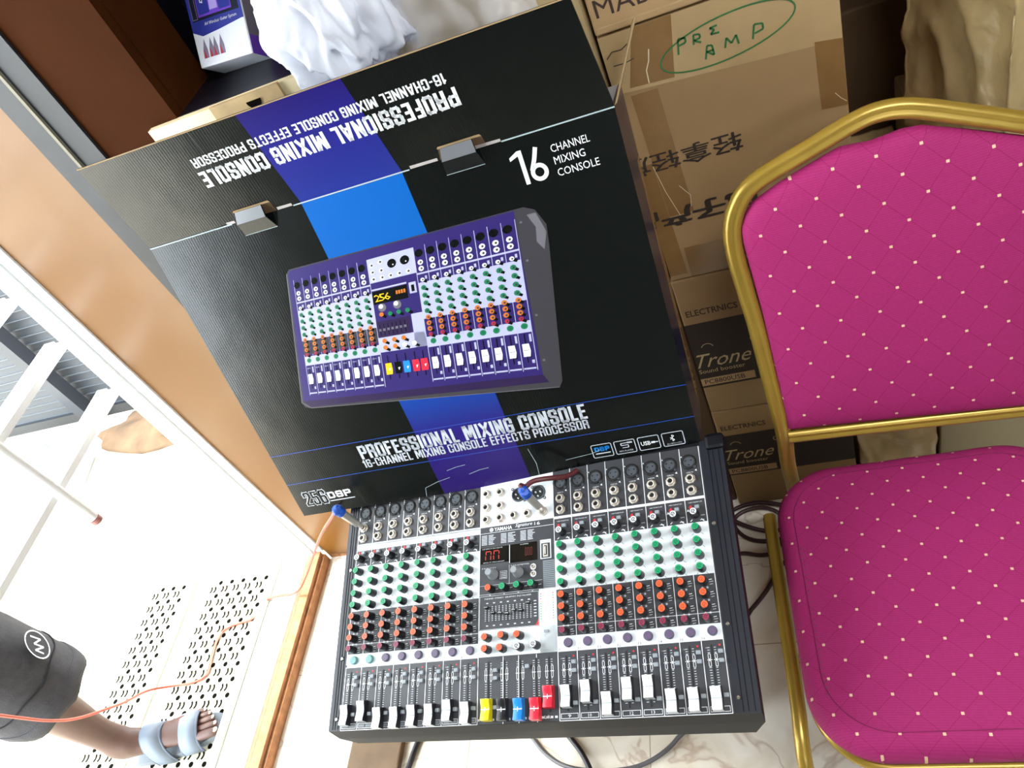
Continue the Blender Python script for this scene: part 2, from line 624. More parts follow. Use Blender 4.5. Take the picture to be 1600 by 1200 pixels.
b = MB(Matrix.Translation((1.37, -.5, 0)))
b.box((-1.326, -.05, 0), (-1.30, 1.034, .044), M['orange_chip'])
b.box((-1.3, -.05, 0), (-1.293, 1.034, .03), M['orange_chip'])
b.build('sill_edge', t)

# white grille gate in the doorway
t = thing('grille_gate', 'white metal grille gate with horizontal bars standing in the doorway', 'gate', (-1.415, .8, .3))
b = MB(Matrix.Translation((1.415, -.8, -.3)))
b.tube([(-1.4, .782, .66), (-1.4, .782, 2.05)], .013, M['whitemetal'])
b.lathe([(.012, 0), (.012, .012)], mat('red_plastic_cap', '#a06a66', .5), 12, (-1.4, .782, .645))
b.build('upright_pole', t)
for z in (.755, .91, 1.04, 1.19, 1.34, 1.49, 1.64, 1.79, 1.94):
    b = MB(Matrix.Translation((1.415, -.8, -.3)))
    b.box((-1.452, .0, z - .010), (-1.424, 1.06, z + .010), M['whitemetal'])
    b.box((-1.424, .0, z - .010), (-1.402, 1.06, z + .005), M['whitemetal'])
    b.build('bar', t)

# outside
M['ground'] = mat('pale_concrete', '#cfc4ae', .85, noise_amt=.1, noise_scale=3)
M['siding'] = mat('dark_grey_siding', '#24282d', .5, noise_amt=.2, noise_scale=4)
b = MB()
b.box((-14, -8, -.35), (-1.455, 12, -.15), M['ground'])
b.box((-1.455, -8, -.35), (8, -2.2, -.15), M['ground'])
struct('ground', b)
b = MB()
M['sidingpale'] = mat('pale_siding_lip', '#4d5359', .4)
pitch = .0405
for i in range(60):
    z = -.1 + i * pitch
    b.add([(-7, 2.05, z), (-2.2, 2.05, z), (-2.2, 2.062, z + pitch), (-7, 2.062, z + pitch)], [(0, 1, 2, 3)], M['siding'])
    b.box((-7, 2.046, z - .0018), (-2.2, 2.066, z + .0018), M['sidingpale'])
b.box((-7, 2.066, -.15), (-2.2, 2.12, 2.4), M['siding'])
b.box((-7, 2.03, -.15), (-2.2, 2.07, -.1), M['siding'])
struct('wall_outside', b, 'dark grey horizontal siding wall across the yard')
b = MB()
b.box((-2.93, 1.97, -.15), (-2.87, 2.03, 2.4), mat('dark_steel_post', '#2c3038', .5))
tag(b.build('fence_post'), 'dark steel post in front of the grey siding outside', 'post')
for k, (x, y, s, r, lab) in enumerate(((-3.12, 1.76, (.08, .09, .045), .25, 'grey white concrete block outside, further from the door'), (-2.84, 1.69, (.075, .08, .045), .2, 'grey white concrete block outside, nearer the door frame'))):
    b = MB(Matrix.Translation((x, y, -.15)) @ Matrix.Rotation(r, 4, 'Z'))
    b.bbox((-s[0], -s[1], 0), (s[0], s[1], s[2] * 2), mat('concrete_block', '#a3adb5', .8, noise_amt=.1), .012)
    b.box((-s[0] - .012, -s[1] - .012, s[2] * 2 - .005), (s[0] + .012, s[1] + .012, s[2] * 2 + .03), M['whitedirty'])  # white slab and blue-grey sides put the lit top and shade into colour
    tag(b.build('concrete_block'), lab, 'block', 'concrete blocks outside the doorway')
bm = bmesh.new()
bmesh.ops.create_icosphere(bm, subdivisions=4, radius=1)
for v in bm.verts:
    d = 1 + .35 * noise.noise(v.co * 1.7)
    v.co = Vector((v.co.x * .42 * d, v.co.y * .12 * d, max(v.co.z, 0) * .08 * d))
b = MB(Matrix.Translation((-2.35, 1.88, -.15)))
b.bm(bm, mat('shaded_brown_ground', '#5a4632', .95, noise_amt=.3, noise_scale=12, bump=.8, bump_scale=20))  # brown mound puts the shade on the ground into colour
tag(b.build('shaded_ground_mound'), 'low brown mound standing in for the shaded ground outside below the siding', 'soil', kind='stuff')

# perforated ramp plate with its pressed pattern
t = thing('ramp_plate', 'pale perforated metal floor plate outside the doorway under the sandal', 'metal plate', (-1.74, .5, -.15))
M['ramp'] = mat('pale_painted_steel', '#a8a28e', .5, noise_amt=.05, noise_scale=30)
M['hole'] = mat('hole_shadow_gap', '#0c0a08', .9, spec=.02)
M['louvre'] = mat('pressed_louvre_dark', '#110f09', .9, spec=.05)  # dark arcs of the pressed pattern
RM = Matrix.Translation((1.74, -.5, .15))
b = MB(RM)
b.bbox((-1.815, -.1, -.15), (-1.462, 1.06, -.05), M['ramp'], .004)


def pattern(b, xs, y0, y1):
    r = 0
    y = y1
    while y > y0:
        for i, x in enumerate(xs):
            if r % 2 == 0:
                b.disc(x + .0, y, .0072, M['hole'], -.0495, 12)
            else:
                for q in (0, 1):
                    cx = x - .021 + (q - .5) * .014
                    b.ring(cx - .010, y, .0100, .0156, M['louvre'], -.0492 + .0002 * q, 6, -.85, .85)
        y -= .0218
        r += 1


pattern(b, [-1.508 - .0425 * i for i in range(6)], .3, 1.03)
b.build('plate_beside_sill', t)
b = MB(RM)
b.bbox((-1.99, -.1, -.15), (-1.819, 1.06, -.05), M['ramp'], .004)
pattern(b, [-1.865 - .0425 * i for i in range(3)], .3, 1.03)
b.build('outer_plate', t)

# ------------------------------------------------------------------ the mixing console
MO = Vector((-.765, .368, .545))
MQ = ((0.99971, -0.00255, -0.02380), (-0.00331, 0.97002, -0.24301), (0.02371, 0.24302, 0.96973))
MM = Matrix(((MQ[0][0], MQ[0][1], MQ[0][2], MO.x), (MQ[1][0], MQ[1][1], MQ[1][2], MO.y), (MQ[2][0], MQ[2][1], MQ[2][2], MO.z), (0, 0, 0, 1)))
MI = MM.inverted()
mixer = thing('mixing_console', 'silver and black sixteen channel mixing console with coloured knobs propped below the black carton', 'mixing console', MM)
W_, D_ = .66, .383
M['house'] = mat('dark_blue_black_steel', '#080910', .5, spec=.2, bump=.05, bump_scale=400)
M['rib'] = mat('charcoal_side_strip', '#151a26', .35)
M['panel'] = mat('charcoal_panel', '#34353a', .4)
M['pwhite'] = mat('pale_silver_print', '#dfe6ea', .38)
M['pline'] = mat('white_panel_line', '#e9edf0', .4)
M['pgrey'] = mat('grey_panel_patch', '#7d858b', .45)
M['ptick'] = mat('light_grey_scale_print', '#c9ced2', .5)
M['pred'] = mat('red_panel_print', '#c8252c', .45)
M['blackpl'] = mat('black_plastic', '#0e0e12', .38)
M['nickel'] = mat('nickel', '#d0c8bc', .38, .65)
M['hole_b'] = mat('socket_black', '#050505', .6)
M['xlrface'] = mat('dark_grey_socket', '#454b52', .45)
M['kgreen'] = mat('green_cap', '#12a066', .35)
M['kgreen2'] = mat('dark_green_cap', '#0a6b45', .4)
M['korange'] = mat('orange_cap', '#f0643a', .35)
M['korange2'] = mat('dark_orange_cap', '#b8431f', .4)
M['kred'] = mat('maroon_cap', '#93304a', .4)
M['kred2'] = mat('dark_maroon_cap', '#62203a', .4)
M['kwhite'] = mat('white_cap', '#e8ebee', .35)
M['kgrey2'] = mat('dark_grey_cap', '#3d4046', .4)
M['onbtn'] = mat('violet_grey_button', '#5b5068', .4)
M['onteal'] = mat('teal_grey_button', '#6b9a97', .4)
M['btn'] = mat('grey_button', '#8f979d', .4)
M['screw'] = mat('bright_screw', '#d8d8d8', .2, 1.0)


def mloc(wx):
    return MI @ Vector(wx)


# housing with chamfered lower corners
b = MB()
ZB = .482


def down(u, v, z):
    p = MM @ Vector((u, v, 0))
    return MI @ Vector((p.x, p.y, z))


top = [Vector((0, 0, 0)), Vector((W_, 0, 0)), Vector((W_, D_, 0)), Vector((0, D_, 0))]
def off(p, dz):
    q = MM @ p
    return MI @ Vector((q.x, q.y, q.z + dz))
mid = [off(p, -.016) for p in top]
mid2 = [off(p, -.034) for p in (Vector((.0, 0, 0)), Vector((W_, 0, 0)), Vector((W_, D_, 0)), Vector((0, D_, 0)))]
bot = [down(.018, .002, ZB), down(W_ - .018, .002, ZB), down(W_ - .018, D_ - .002, ZB), down(.018, D_ - .002, ZB)]
b.loft([top, mid, mid2, bot], M['house'], False)
house = b.build('housing', mixer)
for u0, u1 in ((0, .0215), (.6265, .66)):   # side strips with grooves
    b = MB()
    b.box((u0, 0, 0), (u1, D_, .0006), M['rib'])
    for k in (.35, .55, .8):
        uu = u0 + (u1 - u0) * k
        b.box((uu - .0006, .002, .0006), (uu + .0006, D_ - .002, .0012), M['house'])
    b.build('side_strip', mixer)
for u0, u1 in ((.634, .664), (-.004, .022)):   # rounded rear end caps
    b = MB()
    b.bbox((u0, .366, -.02), (u1, .392, .006), M['house'], .006)
    b.build('end_cap', mixer)

# printed control panel
UL = [.0335 + .0298 * i for i in range(8)]
UR = [.4005 + .0296 * i for i in range(8)]
XL = [.0225 + .0296 * i for i in range(9)]
XR = [.3875 + .0296 * i for i in range(9)]
b = MB()
P, Wt, Ln, Tk = M['panel'], M['pwhite'], M['pline'], M['ptick']
b.box((.0215, .0005, 0), (.6265, .376, .0008), P)
z1, z2, z3 = .0010, .0012, .0014
for xa, xb in ((.0225, .2593), (.3875, .6243)):
    b.rect(xa, .182, xb, .2575, Wt, z1)
    b.rect(xa, .0925, xb, (.1140 if xa > .3 else .1135), Wt, z1)
    b.rect(xa, .2925, xb, .2965, Ln, z2)
b.rect(.0225, .2845, .2593, .2955, Wt, z2)
b.rect(.2598, .295, .3868, .3755, Wt, z1)
b.rect(.2598, .093, .3868, .132, Wt, z1)
b.rect(.3598, .093, .3868, .186, Wt, z1)
b.rect(.3675, .186, .386, .229, M['pgrey'], z1)
for k in range(14):
    b.rect(.3685, .188 + .0029 * k, .385, .1888 + .0029 * k, P, z2)
for X in (XL, XR):
    for x in X:
        b.rect(x - .0005, .0, x + .0005, .3755, Ln, z2)
    b.rect(X[0], .0, X[-1], .0009, Ln, z2)
for x in (.3035, .3285, .357):
    b.rect(x + .0115 - .015, .0, x + .0125 - .015, .092, Ln, z2)
# little channel legends
for i, u in enumerate(UL + UR):
    right_side = i >= 8
    b.text('LINE IN', u - .0055, .3345, u + .0045, .3362, Ln, z3, res=1)
    b.poly([(u + .007, .3375), (u + .0105, .336), (u + .0098, .3395)], Ln, z3)
    b.text('+48V PHANTOM', u - .008, .2872, u + .0115, .2888, Ln if right_side else P, z3, res=1)
    b.poly([(u - .0085, .279), (u - .003, .279), (u - .0045, .2845), (u - .0075, .2825)], M['pred'], z3)
    b.poly([(u - .0115, .275), (u - .008, .275), (u - .0098, .2785)], Ln, z3)
    b.line([(u - .005, .262), (u - .008, .2595)], .0011, Ln, z3)
    b.line([(u + .008, .262), (u + .012, .258)], .0012, Ln, z3)
    b.line([(u + .006, .2605), (u + .012, .2605)], .0008, Ln, z3)
    b.text('GAIN', u + .0075, .2665, u + .0135, .268, Ln, z3, res=1)
    for v in (.247, .228, .209, .190):
        for s in (-1, 1):
            b.line([(u + s * .0055, v - .0055), (u + s * .0085, v - .0085)], .0007, M['pgrey'], z3)
    for v in (.1712, .154, .137, .1203):
        for s in (-1, 1):
            b.ring(u + s * .0035 + .001, v - .0085, .0008, .0013, Ln, z3, 8)
        b.line([(u + .0075, v + .002), (u + .012, v + .0025)], .0009, Ln, z3)
        b.line([(u + .0075, v - .001), (u + .0135, v - .0005)], .0008, Tk, z3)
        b.line([(u + .008, v - .0045), (u + .0125, v - .004)], .0008, Tk, z3)
    b.line([(u - .013, .1285), (u + .0165, .1285)], .0006, Ln, z3)
    nm = str(i + 1)
    b.text(nm, u - .0115, .0938, u - .0115 + .0022 * len(nm), .0972, P, z3, res=1)
    # fader scale
    for v in [.0185 + .0032 * k for k in range(21)]:
        if .058 < v < .076:
            continue
        b.rect(u - .0062, v, u - .0028, v + .0008, Tk, z3)
        b.rect(u + .0028, v, u + .0055, v + .0008, Tk, z3)
    for s in (-1, 1):
        b.rring(u + s * .0045 - .0018, .0585, u + s * .0045 + .0018, .0665, .0014, .0007, Ln, z3, 3)
        b.rring(u + s * .0045 - .0018, .068, u + s * .0045 + .0018, .0755, .0014, .0007, Ln, z3, 3)
    b.line([(u - .0075, .0672), (u + .0075, .0672)], .0009, Ln, z3)
    b.text('+10', u - .009, .082, u - .0055, .0836, Tk, z3, res=1)
    b.rect(u + .0095, .0845, u + .012, .0868, M['pred'], z3)
    xc = (XL + XR)[i + (1 if right_side else 0)] + .0148
    b.frame(xc - .0128, .0028, xc + .0128, .0098, .0007, Ln, z3)
    nm2 = str(i + 1) if i >= 8 else None
    if nm2:
        b.text(nm2, xc - .0025, .0042, xc + .0025, .0084, Ln, z3, res=1)
    else:
        b.rect(xc - .011, .0045, xc - .001, .008, M['pgrey'], z3)
        b.rect(xc + .001, .0045, xc + .011, .008, M['pgrey'], z3)
# brand strip
b.ring(.2795, .2895, .0024, .0034, Ln, z3, 20)
for a in range(6):
    b.line([(.2795, .2895), (.2795 + .0024 * math.cos(a * PI / 3), .2895 + .0024 * math.sin(a * PI / 3))], .0006, Ln, z3)
b.text('YAMAHA', .2845, .2865, .316, .2925, Ln, z3, bold=.02)
b.text('Signature', .3215, .287, .351, .294, Ln, z3, shear=.4)
b.text('16', .3545, .2875, .364, .2925, Ln, z3)
b.line([(.2598, .2845), (.3868, .2845)], .0006, Ln, z3)
for k in range(3):
    for r in range(7):
        b.rect(.2622 + .034 * k, .2655 + .0024 * r, .266 + .034 * k + .006, .2667 + .0024 * r, Tk, z3)
        b.rect(.2745 + .034 * k, .2655 + .0024 * r, .285 + .034 * k + random.uniform(-.003, .003), .2667 + .0024 * r, Tk, z3)
# display windows
M['lcd'] = mat('display_glass', '#15120f', .12)
M['lcdred'] = mat('red_display_segment', '#7a1d12', .4, emit=('#ff3a1c', .35))
M['lcddim'] = mat('dim_red_display_segment', '#4a140e', .4, emit=('#ff3a1c', .06))
b.rect(.2605, .2345, .3105, .2605, M['lcd'], z2)
b.rect(.3125, .2315, .3585, .2610, M['lcd'], z2)
b.rect(.311, .2315, .3118, .261, Ln, z3)
b.text('DSP EFFECTS PROCESSOR', .264, .2578, .299, .2594, Tk, z3, res=1)
b.text('EFFECT PROGRAM', .266, .2355, .302, .2371, Tk, z3, res=1)
b.text('PLAYER', .33, .2582, .344, .2598, Tk, z3, res=1)
for q, x in enumerate((.2690, .2830)):
    for s in ((x, .2405, x + .0012, .247), (x + .009, .2405, x + .0102, .247), (x + .0006, .2488, x + .0018, .2535), (x + .0094, .2488, x + .0106, .2535), (x + .0012, .2535, x + .009, .2548)):
        b.rect(s[0], s[1], s[2], s[3], M['lcdred'], z3)
for x in (.338, .3425, .347):
    b.frame(x, .2405, x + .003, .253, .0006, M['lcddim'], z3)
b.rect(.3635, .2318, .3815, .2618, Wt, z2)
b.text('MP3 USB', .3655, .258, .379, .2602, P, z3, res=1)
b.rect(.3652, .2330, .3800, .2565, P, z3)
# knob legends, equaliser block
b.text('PRESETS', .2635, .2262, .288, .228, Tk, z3, res=1)
b.text('PARAMETER', .314, .2262, .345, .228, Tk, z3, res=1)
b.frame(.2945, .208, .307, .2205, .0006, Tk, z3)
for r in range(4):
    b.rect(.296, .2095 + .0026 * r, .3055, .2105 + .0026 * r, Tk, z3)
b.rect(.3105, .2, .3111, .229, Tk, z3)
b.rect(.26, .1995, .366, .2, Tk, z3)
b.frame(.2605, .1325, .3593, .1835, .0006, Tk, z3)
b.text('7-BAND STEREO GRAPHIC EQUALIZER', .2685, .1778, .3475, .1803, Ln, z3, res=1)
for k in range(7):
    x = .2735 + .01165 * k
    for r in range(9):
        b.rect(x - .0042, .1455 + .0026 * r, x - .0015, .1463 + .0026 * r, Tk, z3)
        b.rect(x + .0015, .1455 + .0026 * r, x + .0042, .1463 + .0026 * r, Tk, z3)
    b.rect(x - .0018, .1715, x + .0018, .1732, Tk, z3)
    b.rect(x - .0018, .1375, x + .0018, .1392, Tk, z3)
for r in range(6):
    b.rect(.3512, .146 + .0045 * r, .3555, .1475 + .0045 * r, Tk, z3)
b.poly([(.3593, .1325), (.3593, .143), (.353, .1325)], M['pred'], z3 - .0001)
for k, x in enumerate((.281, .305, .329, .3525)):
    b.line([(x + .007, .193), (x + .0115, .1935)], .0008, Ln, z3)
    b.line([(x - .004, .1845), (x - .002, .1845)], .0008, Ln, z3)
b.line([(.26, .186), (.366, .186)], .0006, Tk, z3)
M['ledr'] = mat('red_lamp', '#b3202a', .4)
M['ledg'] = mat('green_lamp', '#3f9a50', .4)
M['ledy'] = mat('yellow_lamp', '#c9b04a', .4)
for x in (.3628, .3825):
    for r in range(11):
        b.disc(x, .1785 - .0037 * r, .0010, M['ledr'] if r in (0, 2) else (M['ledy'] if r == 3 else M['ledg']), z3, 8)
b.text('MAIN OUT', .3105, .3685, .334, .3705, P, z3, res=1)
b.text('L          R', .33, .352, .36, .354, P, z3, res=1)
for x in (.2835, .307):
    b.rect(x - .0003, .36, x + .0003, .3755, Tk, z3)
# master fader legends
for u in (.2768, .3025, .328, .3535, .3738):
    for v in [.022 + .0032 * k for k in range(20)]:
        if .058 < v < .076:
            continue
        b.rect(u - .0055, v, u - .0025, v + .0008, Tk, z3)
        b.rect(u + .0025, v, u + .005, v + .0008, Tk, z3)
    for s in (-1, 1):
        b.rring(u + s * .0043 - .0017, .0585, u + s * .0043 + .0017, .0755, .0014, .0007, Ln, z3, 3)
    b.line([(u - .007, .0672), (u + .007, .0672)], .0009, Ln, z3)
for k, (xa, xb) in enumerate(((.2605, .288), (.2895, .3135), (.3148, .3385), (.3398, .3865))):
    for r in range(7):
        b.rect(xa + (xb - xa) * (r + .1) / 7, .0045, xa + (xb - xa) * (r + .7) / 7, .0075, Tk, z3)
b.text('L-R', .365, .0042, .3735, .0084, Ln, z3, res=1)
panel = b.build('control_panel', mixer)


# prototypes of repeated parts
def knob_proto(name, c1, c2, r=.0057, h=.0165, scale=1.0):
    k = MB()
    k.lathe([(r * 1.12, 0), (r * 1.1, .003), (r * .95, h * .9), (r * .9, h)], M['blackpl'], 14)
    k.disc(0, 0, r * .86, c1, h + .0003, 16)
    k.ring(0, 0, r * .30, r * .52, c2, h + .0006, 14, .5, 2 * PI - .5)
    k.poly([(-.0006, -.0002), (.0042, -.0022), (.0046, -.0012), (.0002, .0010)], c2, h + .0007)
    k.poly([(r * .28, -.0006), (r * .28, .0006), (r * .8, .0006), (r * .8, -.0006)], c1, h + .0008)
    return k.build(name, mixer)


def placed(proto, name, spots, w0=.0008):
    out = []
    for i, s in enumerate(spots):
        rz = s[2] if len(s) > 2 else random.uniform(-.5, .5) - PI / 4
        if i == 0:
            proto.location = (s[0], s[1], w0)
            proto.rotation_euler = (0, 0, rz)
            out.append(proto)
        else:
            out.append(put(proto, name, mixer, (s[0], s[1], w0), rz))
    return out


U16 = UL + UR
placed(knob_proto('gain_knob', M['kwhite'], M['kgrey2']), 'gain_knob', [(u, .2695) for u in U16] + [(.329, .103), (.355, .104)])
placed(knob_proto('green_knob', M['kgreen'], M['kgreen2']), 'green_knob', [(u, v) for u in U16 for v in (.2472, .228, .209, .190)] + [(x, .193) for x in (.305, .329, .3525)])
placed(knob_proto('orange_knob', M['korange'], M['korange2']), 'orange_knob', [(u, v) for u in U16 for v in (.1712, .154, .137)] + [(.281, .193), (.276, .120), (.303, .121), (.329, .120), (.276, .103), (.301, .103)])
placed(knob_proto('maroon_knob', M['kred'], M['kred2'], .0052), 'maroon_knob', [(u, .1203) for u in U16])
# round channel buttons
k = MB()
k.lathe([(.0066, 0), (.0066, .0045), (.0058, .006)], M['onbtn'], 18)
k.text('ON', -.0032, -.0014, .0032, .0014, mat('violet_lettering', '#7a4a86', .5), .0062, res=1)
on = k.build('channel_button', mixer)
placed(on, 'channel_button', [(u + .0042, .1040, 0) for u in U16[2:]])
k = MB()
k.lathe([(.0066, 0), (.0066, .0045), (.0058, .006)], M['onteal'], 18)
ont = k.build('channel_button', mixer)
placed(ont, 'channel_button', [(u + .0042, .1035, 0) for u in U16[:2]])
# small square buttons
k = MB()
k.bbox((-.0033, -.0027, 0), (.0033, .0027, .0055), M['btn'], .0006)
sq = k.build('push_button', mixer)
placed(sq, 'push_button', [(u + .0042, .2795, 0) for u in U16] + [(u + .0118, v, 0) for u in U16 for v in (.0772, .0655)] + [(u + .0122, .0225, 0) for u in U16] + [(.2895, .073, 0), (.2895, .062, 0), (.2895, .022, 0), (.3405, .0755, 0)])
k = MB()
k.bbox((-.0035, -.002, 0), (.0035, .002, .003), M['btn'], .0006)
sw = k.build('power_switch', mixer)
sw.location = (.371, .123, .0008)
# quarter inch sockets
k = MB()
k.lathe([(.0080, 0), (.0080, .0020), (.0073, .0026)], M['nickel'], 8, smooth=False)
k.lathe([(.0060, .0024), (.0060, .0060), (.0054, .0068), (.0038, .0068), (.0036, .0030)], M['nickel'], 16, cap=False)
k.disc(0, 0, .0038, M['hole_b'], .0046, 14)
jk = k.build('jack_socket', mixer)
jspots = [(u - .0008, v) for u in U16 for v in (.3252, .3068)] + [(x, v) for x in (.2705, .2955) for v in (.351, .328, .307)] + [(.319, .308), (.343, .308), (.370, .3080)]
placed(jk, 'jack_socket', jspots)
# microphone sockets
k = MB()
k.ring(0, 0, .0082, .0122, M['hole_b'], .0012, 24)
k.lathe([(.0112, 0), (.0112, .0020), (.0100, .0026), (.0084, .0024), (.0082, .0008)], M['hole_b'], 22, cap=False)
k.disc(0, 0, .0082, M['xlrface'], .0010, 22)
for a in (PI / 2 + 2.09, PI / 2 - 2.09, -PI / 2):
    rr = .0048
    aa = {0: PI * .83, 1: PI * .17, 2: -PI / 2}[(PI / 2 + 2.09, PI / 2 - 2.09, -PI / 2).index(a)]
    k.disc(rr * math.cos(aa), rr * math.sin(aa), .0014, M['hole_b'], .0014, 10)
for sx, sy in ((.0088, -.0088), (-.0098, .0088)):
    k.lathe([(.0021, 0), (.0021, .0008), (.0012, .0012)], M['xlrface'], 10, (sx, sy, .0012))
    k.disc(sx, sy, .0009, M['kwhite'] if sx < 0 else M['hole_b'], .0026, 8)
xl = k.build('microphone_socket', mixer)
placed(xl, 'microphone_socket', [(u - .0005, .3520, 0) for u in U16])
k = MB()
k.ring(0, 0, .0100, .0122, M['blackpl'], .0016, 24)
k.lathe([(.0122, 0), (.0122, .0016), (.0108, .0030), (.0100, .0028), (.0098, .0008)], M['xlrface'], 24, cap=False)
k.disc(0, 0, .0099, M['hole_b'], .0010, 24)
for aa in (PI * .83, PI * .17, -PI / 2):
    k.lathe([(.0013, .001), (.0013, .0036), (.0006, .0042)], M['kwhite'], 8, (.0046 * math.cos(aa), .0046 * math.sin(aa) - .002, 0))
for s in (1, -1):
    k.lathe([(.0026, 0), (.0026, .0012)], M['xlrface'], 10, (-.0105 * s, .0105 * s, 0))
    k.disc(-.0105 * s, .0105 * s, .0011, M['nickel'], .0014, 8)
xm = k.build('output_socket', mixer)
placed(xm, 'output_socket', [(.3278, .3425, 0), (.3625, .3412, 0)])
# fader slots and caps
k = MB()
k.rect(-.0011, 0, .0011, .074, M['hole_b'], 0)
sl = k.build('fader_slot', mixer)
UF = [.2768, .3025, .328, .3535, .3738]
UFL = [.0335 + .0300 * i for i in range(8)]
placed(sl, 'fader_slot', [(u, .0125, 0) for u in UFL + UF + UR], .0016)


def fader_proto(c, cl, side):
    k = MB()
    L_, Wd, H = .0155, .0074, .0150
    prof = []
    for i in range(9):
        t_ = -1 + 2 * i / 8
        prof.append((t_ * L_ * .92, H - .0042 * (1 - abs(t_) ** 1.6) + (-.0012 if abs(t_) > .99 else 0)))
    ringsL = [[(-Wd * .92, y, z), (-Wd * .78, y, z + .0006), (Wd * .78, y, z + .0006), (Wd * .92, y, z)] for y, z in prof]
    v = [p for r in ringsL for p in r]
    k.add(v, [(4 * a + q, 4 * a + q + 1, 4 * a + q + 5, 4 * a + q + 4) for a in range(8) for q in range(3)], c, True)
    for s in (-1, 1):
        v = [(s * Wd * .92, y, z) for y, z in prof] + [(s * Wd, L_, .0012), (s * Wd, -L_, .0012)]
        k.add(v, [tuple(range(len(v))) if s > 0 else tuple(range(len(v)))[::-1]], side)
    for y0, z0, s in ((prof[0][0], prof[0][1], -1), (prof[-1][0], prof[-1][1], 1)):
        k.add([(-Wd * .92, y0, z0), (Wd * .92, y0, z0), (Wd, s * L_, .0012), (-Wd, s * L_, .0012)], [(0, 1, 2, 3)], c)
    k.box((-Wd * .9, -.0006, H - .0044), (Wd * .9, .0006, H - .0030), cl)
    k.rect(-.0006, -L_ * .45, .0006, L_ * .45, cl, H - .0032) if c is not M['kwhite'] else None
    return k.build('fader_cap', mixer)


M['linegrey'] = mat('grey_cap_line', '#a9b0b5', .5)
M['yellow'] = mat('yellow_cap', '#f2dc1e', .35)
M['blue'] = mat('blue_cap', '#1a86d8', .35)
M['red'] = mat('red_cap', '#e8253c', .35)
M['capside'] = mat('dark_cap_side', '#17171f', .4)
fw = fader_proto(M['kwhite'], M['linegrey'], M['capside'])
VL = [.0215, .0265, .0155, .0150, .0165, .0165, .0210, .0165]
VR = [.0315, .0365, .0195, .0365, .0375, .0185, .0185, .0185]
caps = placed(fw, 'fader_cap', [(u, v, 0) for u, v in zip(UFL, VL)] + [(u, v, 0) for u, v in zip(UR, VR)])
for c, u, v, nm in ((M['yellow'], UF[0], .0190, 'yellow fader cap'), (M['blackpl'], UF[1], .0180, 'black fader cap'), (M['blue'], UF[2], .0175, 'blue fader cap'), (M['red'], UF[3], .0170, 'red fader cap pulled down'), (M['red'], UF[4], .0320, 'red fader cap pushed up')):
    o = fader_proto(c, M['kwhite'], c if c is not M['blackpl'] else M['capside'])
    o.location = (u, v, .0008)
    o['label'] = nm
# equaliser sliders
k = MB()
k.rect(-.0012, -.0125, .0012, .0125, M['hole_b'], 0)
es = k.build('equalizer_slot', mixer)
EQU = [.2735 + .01165 * q for q in range(7)]
placed(es, 'equalizer_slot', [(x, .1560, 0) for x in EQU], .0016)
k = MB()
k.bbox((-.0030, -.0018, 0), (.0030, .0018, .0065), M['blackpl'], .0006)
k.rect(-.0028, -.0003, .0028, .0003, M['kwhite'], .0067)
eh = k.build('equalizer_slider', mixer)
placed(eh, 'equalizer_slider', [(x, v, 0) for x, v in zip(EQU, (.1655, .157, .1555, .154, .158, .157, .167))])
# grey encoders, phono sockets, usb, screws
k = MB()
gm = mat('grey_knob', '#8c9093', .4)
k.lathe([(.0088, 0), (.0088, .004), (.0066, .006), (.0062, .018), (.0050, .020)], gm, 20)
en = k.build('grey_knob', mixer)
placed(en, 'grey_knob', [(.283, .2165, 0), (.326, .2155, 0)])
k = MB()
k.ring(0, 0, .0028, .0050, M['kwhite'], .0004, 18)
k.lathe([(.0030, 0), (.0030, .004), (.0018, .0044)], M['nickel'], 14)
k.disc(0, 0, .0012, M['hole_b'], .0046, 10)
ph = k.build('phono_socket', mixer)
placed(ph, 'phono_socket', [(.3512, .2215, 0), (.3512, .2105, 0)])
k = MB()
k.bbox((.3685, .2345, .0012), (.3768, .2545, .0028), M['nickel'], .0005)
k.box((.3702, .237, .0028), (.3752, .252, .0030), M['hole_b'])
k.box((.3712, .2385, .0030), (.3730, .2505, .0033), M['kwhite'])
k.build('usb_socket', mixer)
k = MB()
k.lathe([(.0036, 0), (.0034, .0010), (.0020, .0022)], M['screw'], 14)
k.rect(-.002, -.0003, .002, .0003, M['hole_b'], .0023)
scr = k.build('screw', mixer)
placed(scr, 'screw', [(.633, .253), (.633, .112), (.634, .019), (.0135, .108), (.014, .017), (.0135, .253)])


# plugs and their cables
def lathe_along(mb, a, b_, prof, m, n=14):
    """profile [(r, t)] along the line a->b"""
    a, b_ = Vector(a), Vector(b_)
    q = (b_ - a).to_track_quat('Z', 'Y').to_matrix().to_4x4()
    old = mb.M
    L_ = (b_ - a).length
    mb.M = old @ Matrix.Translation(a) @ q
    mb.lathe([(r, t_ * L_) for r, t_ in prof], m, n)
    mb.M = old


def mpt(u, v, w_):
    return MM @ Vector((u, v, w_))


M['bluetape'] = mat('blue_plastic_boot', '#1a52b8', .4)
M['plugmetal'] = mat('plug_steel', '#b9b4ac', .32, .6)
M['plugdark'] = mat('plug_dark_shell', '#2a2a2e', .4)
M['cord'] = mat('orange_red_flex', '#b04a34', .5)
M['maroon'] = mat('maroon_cable_sheath', '#5a2326', .4)
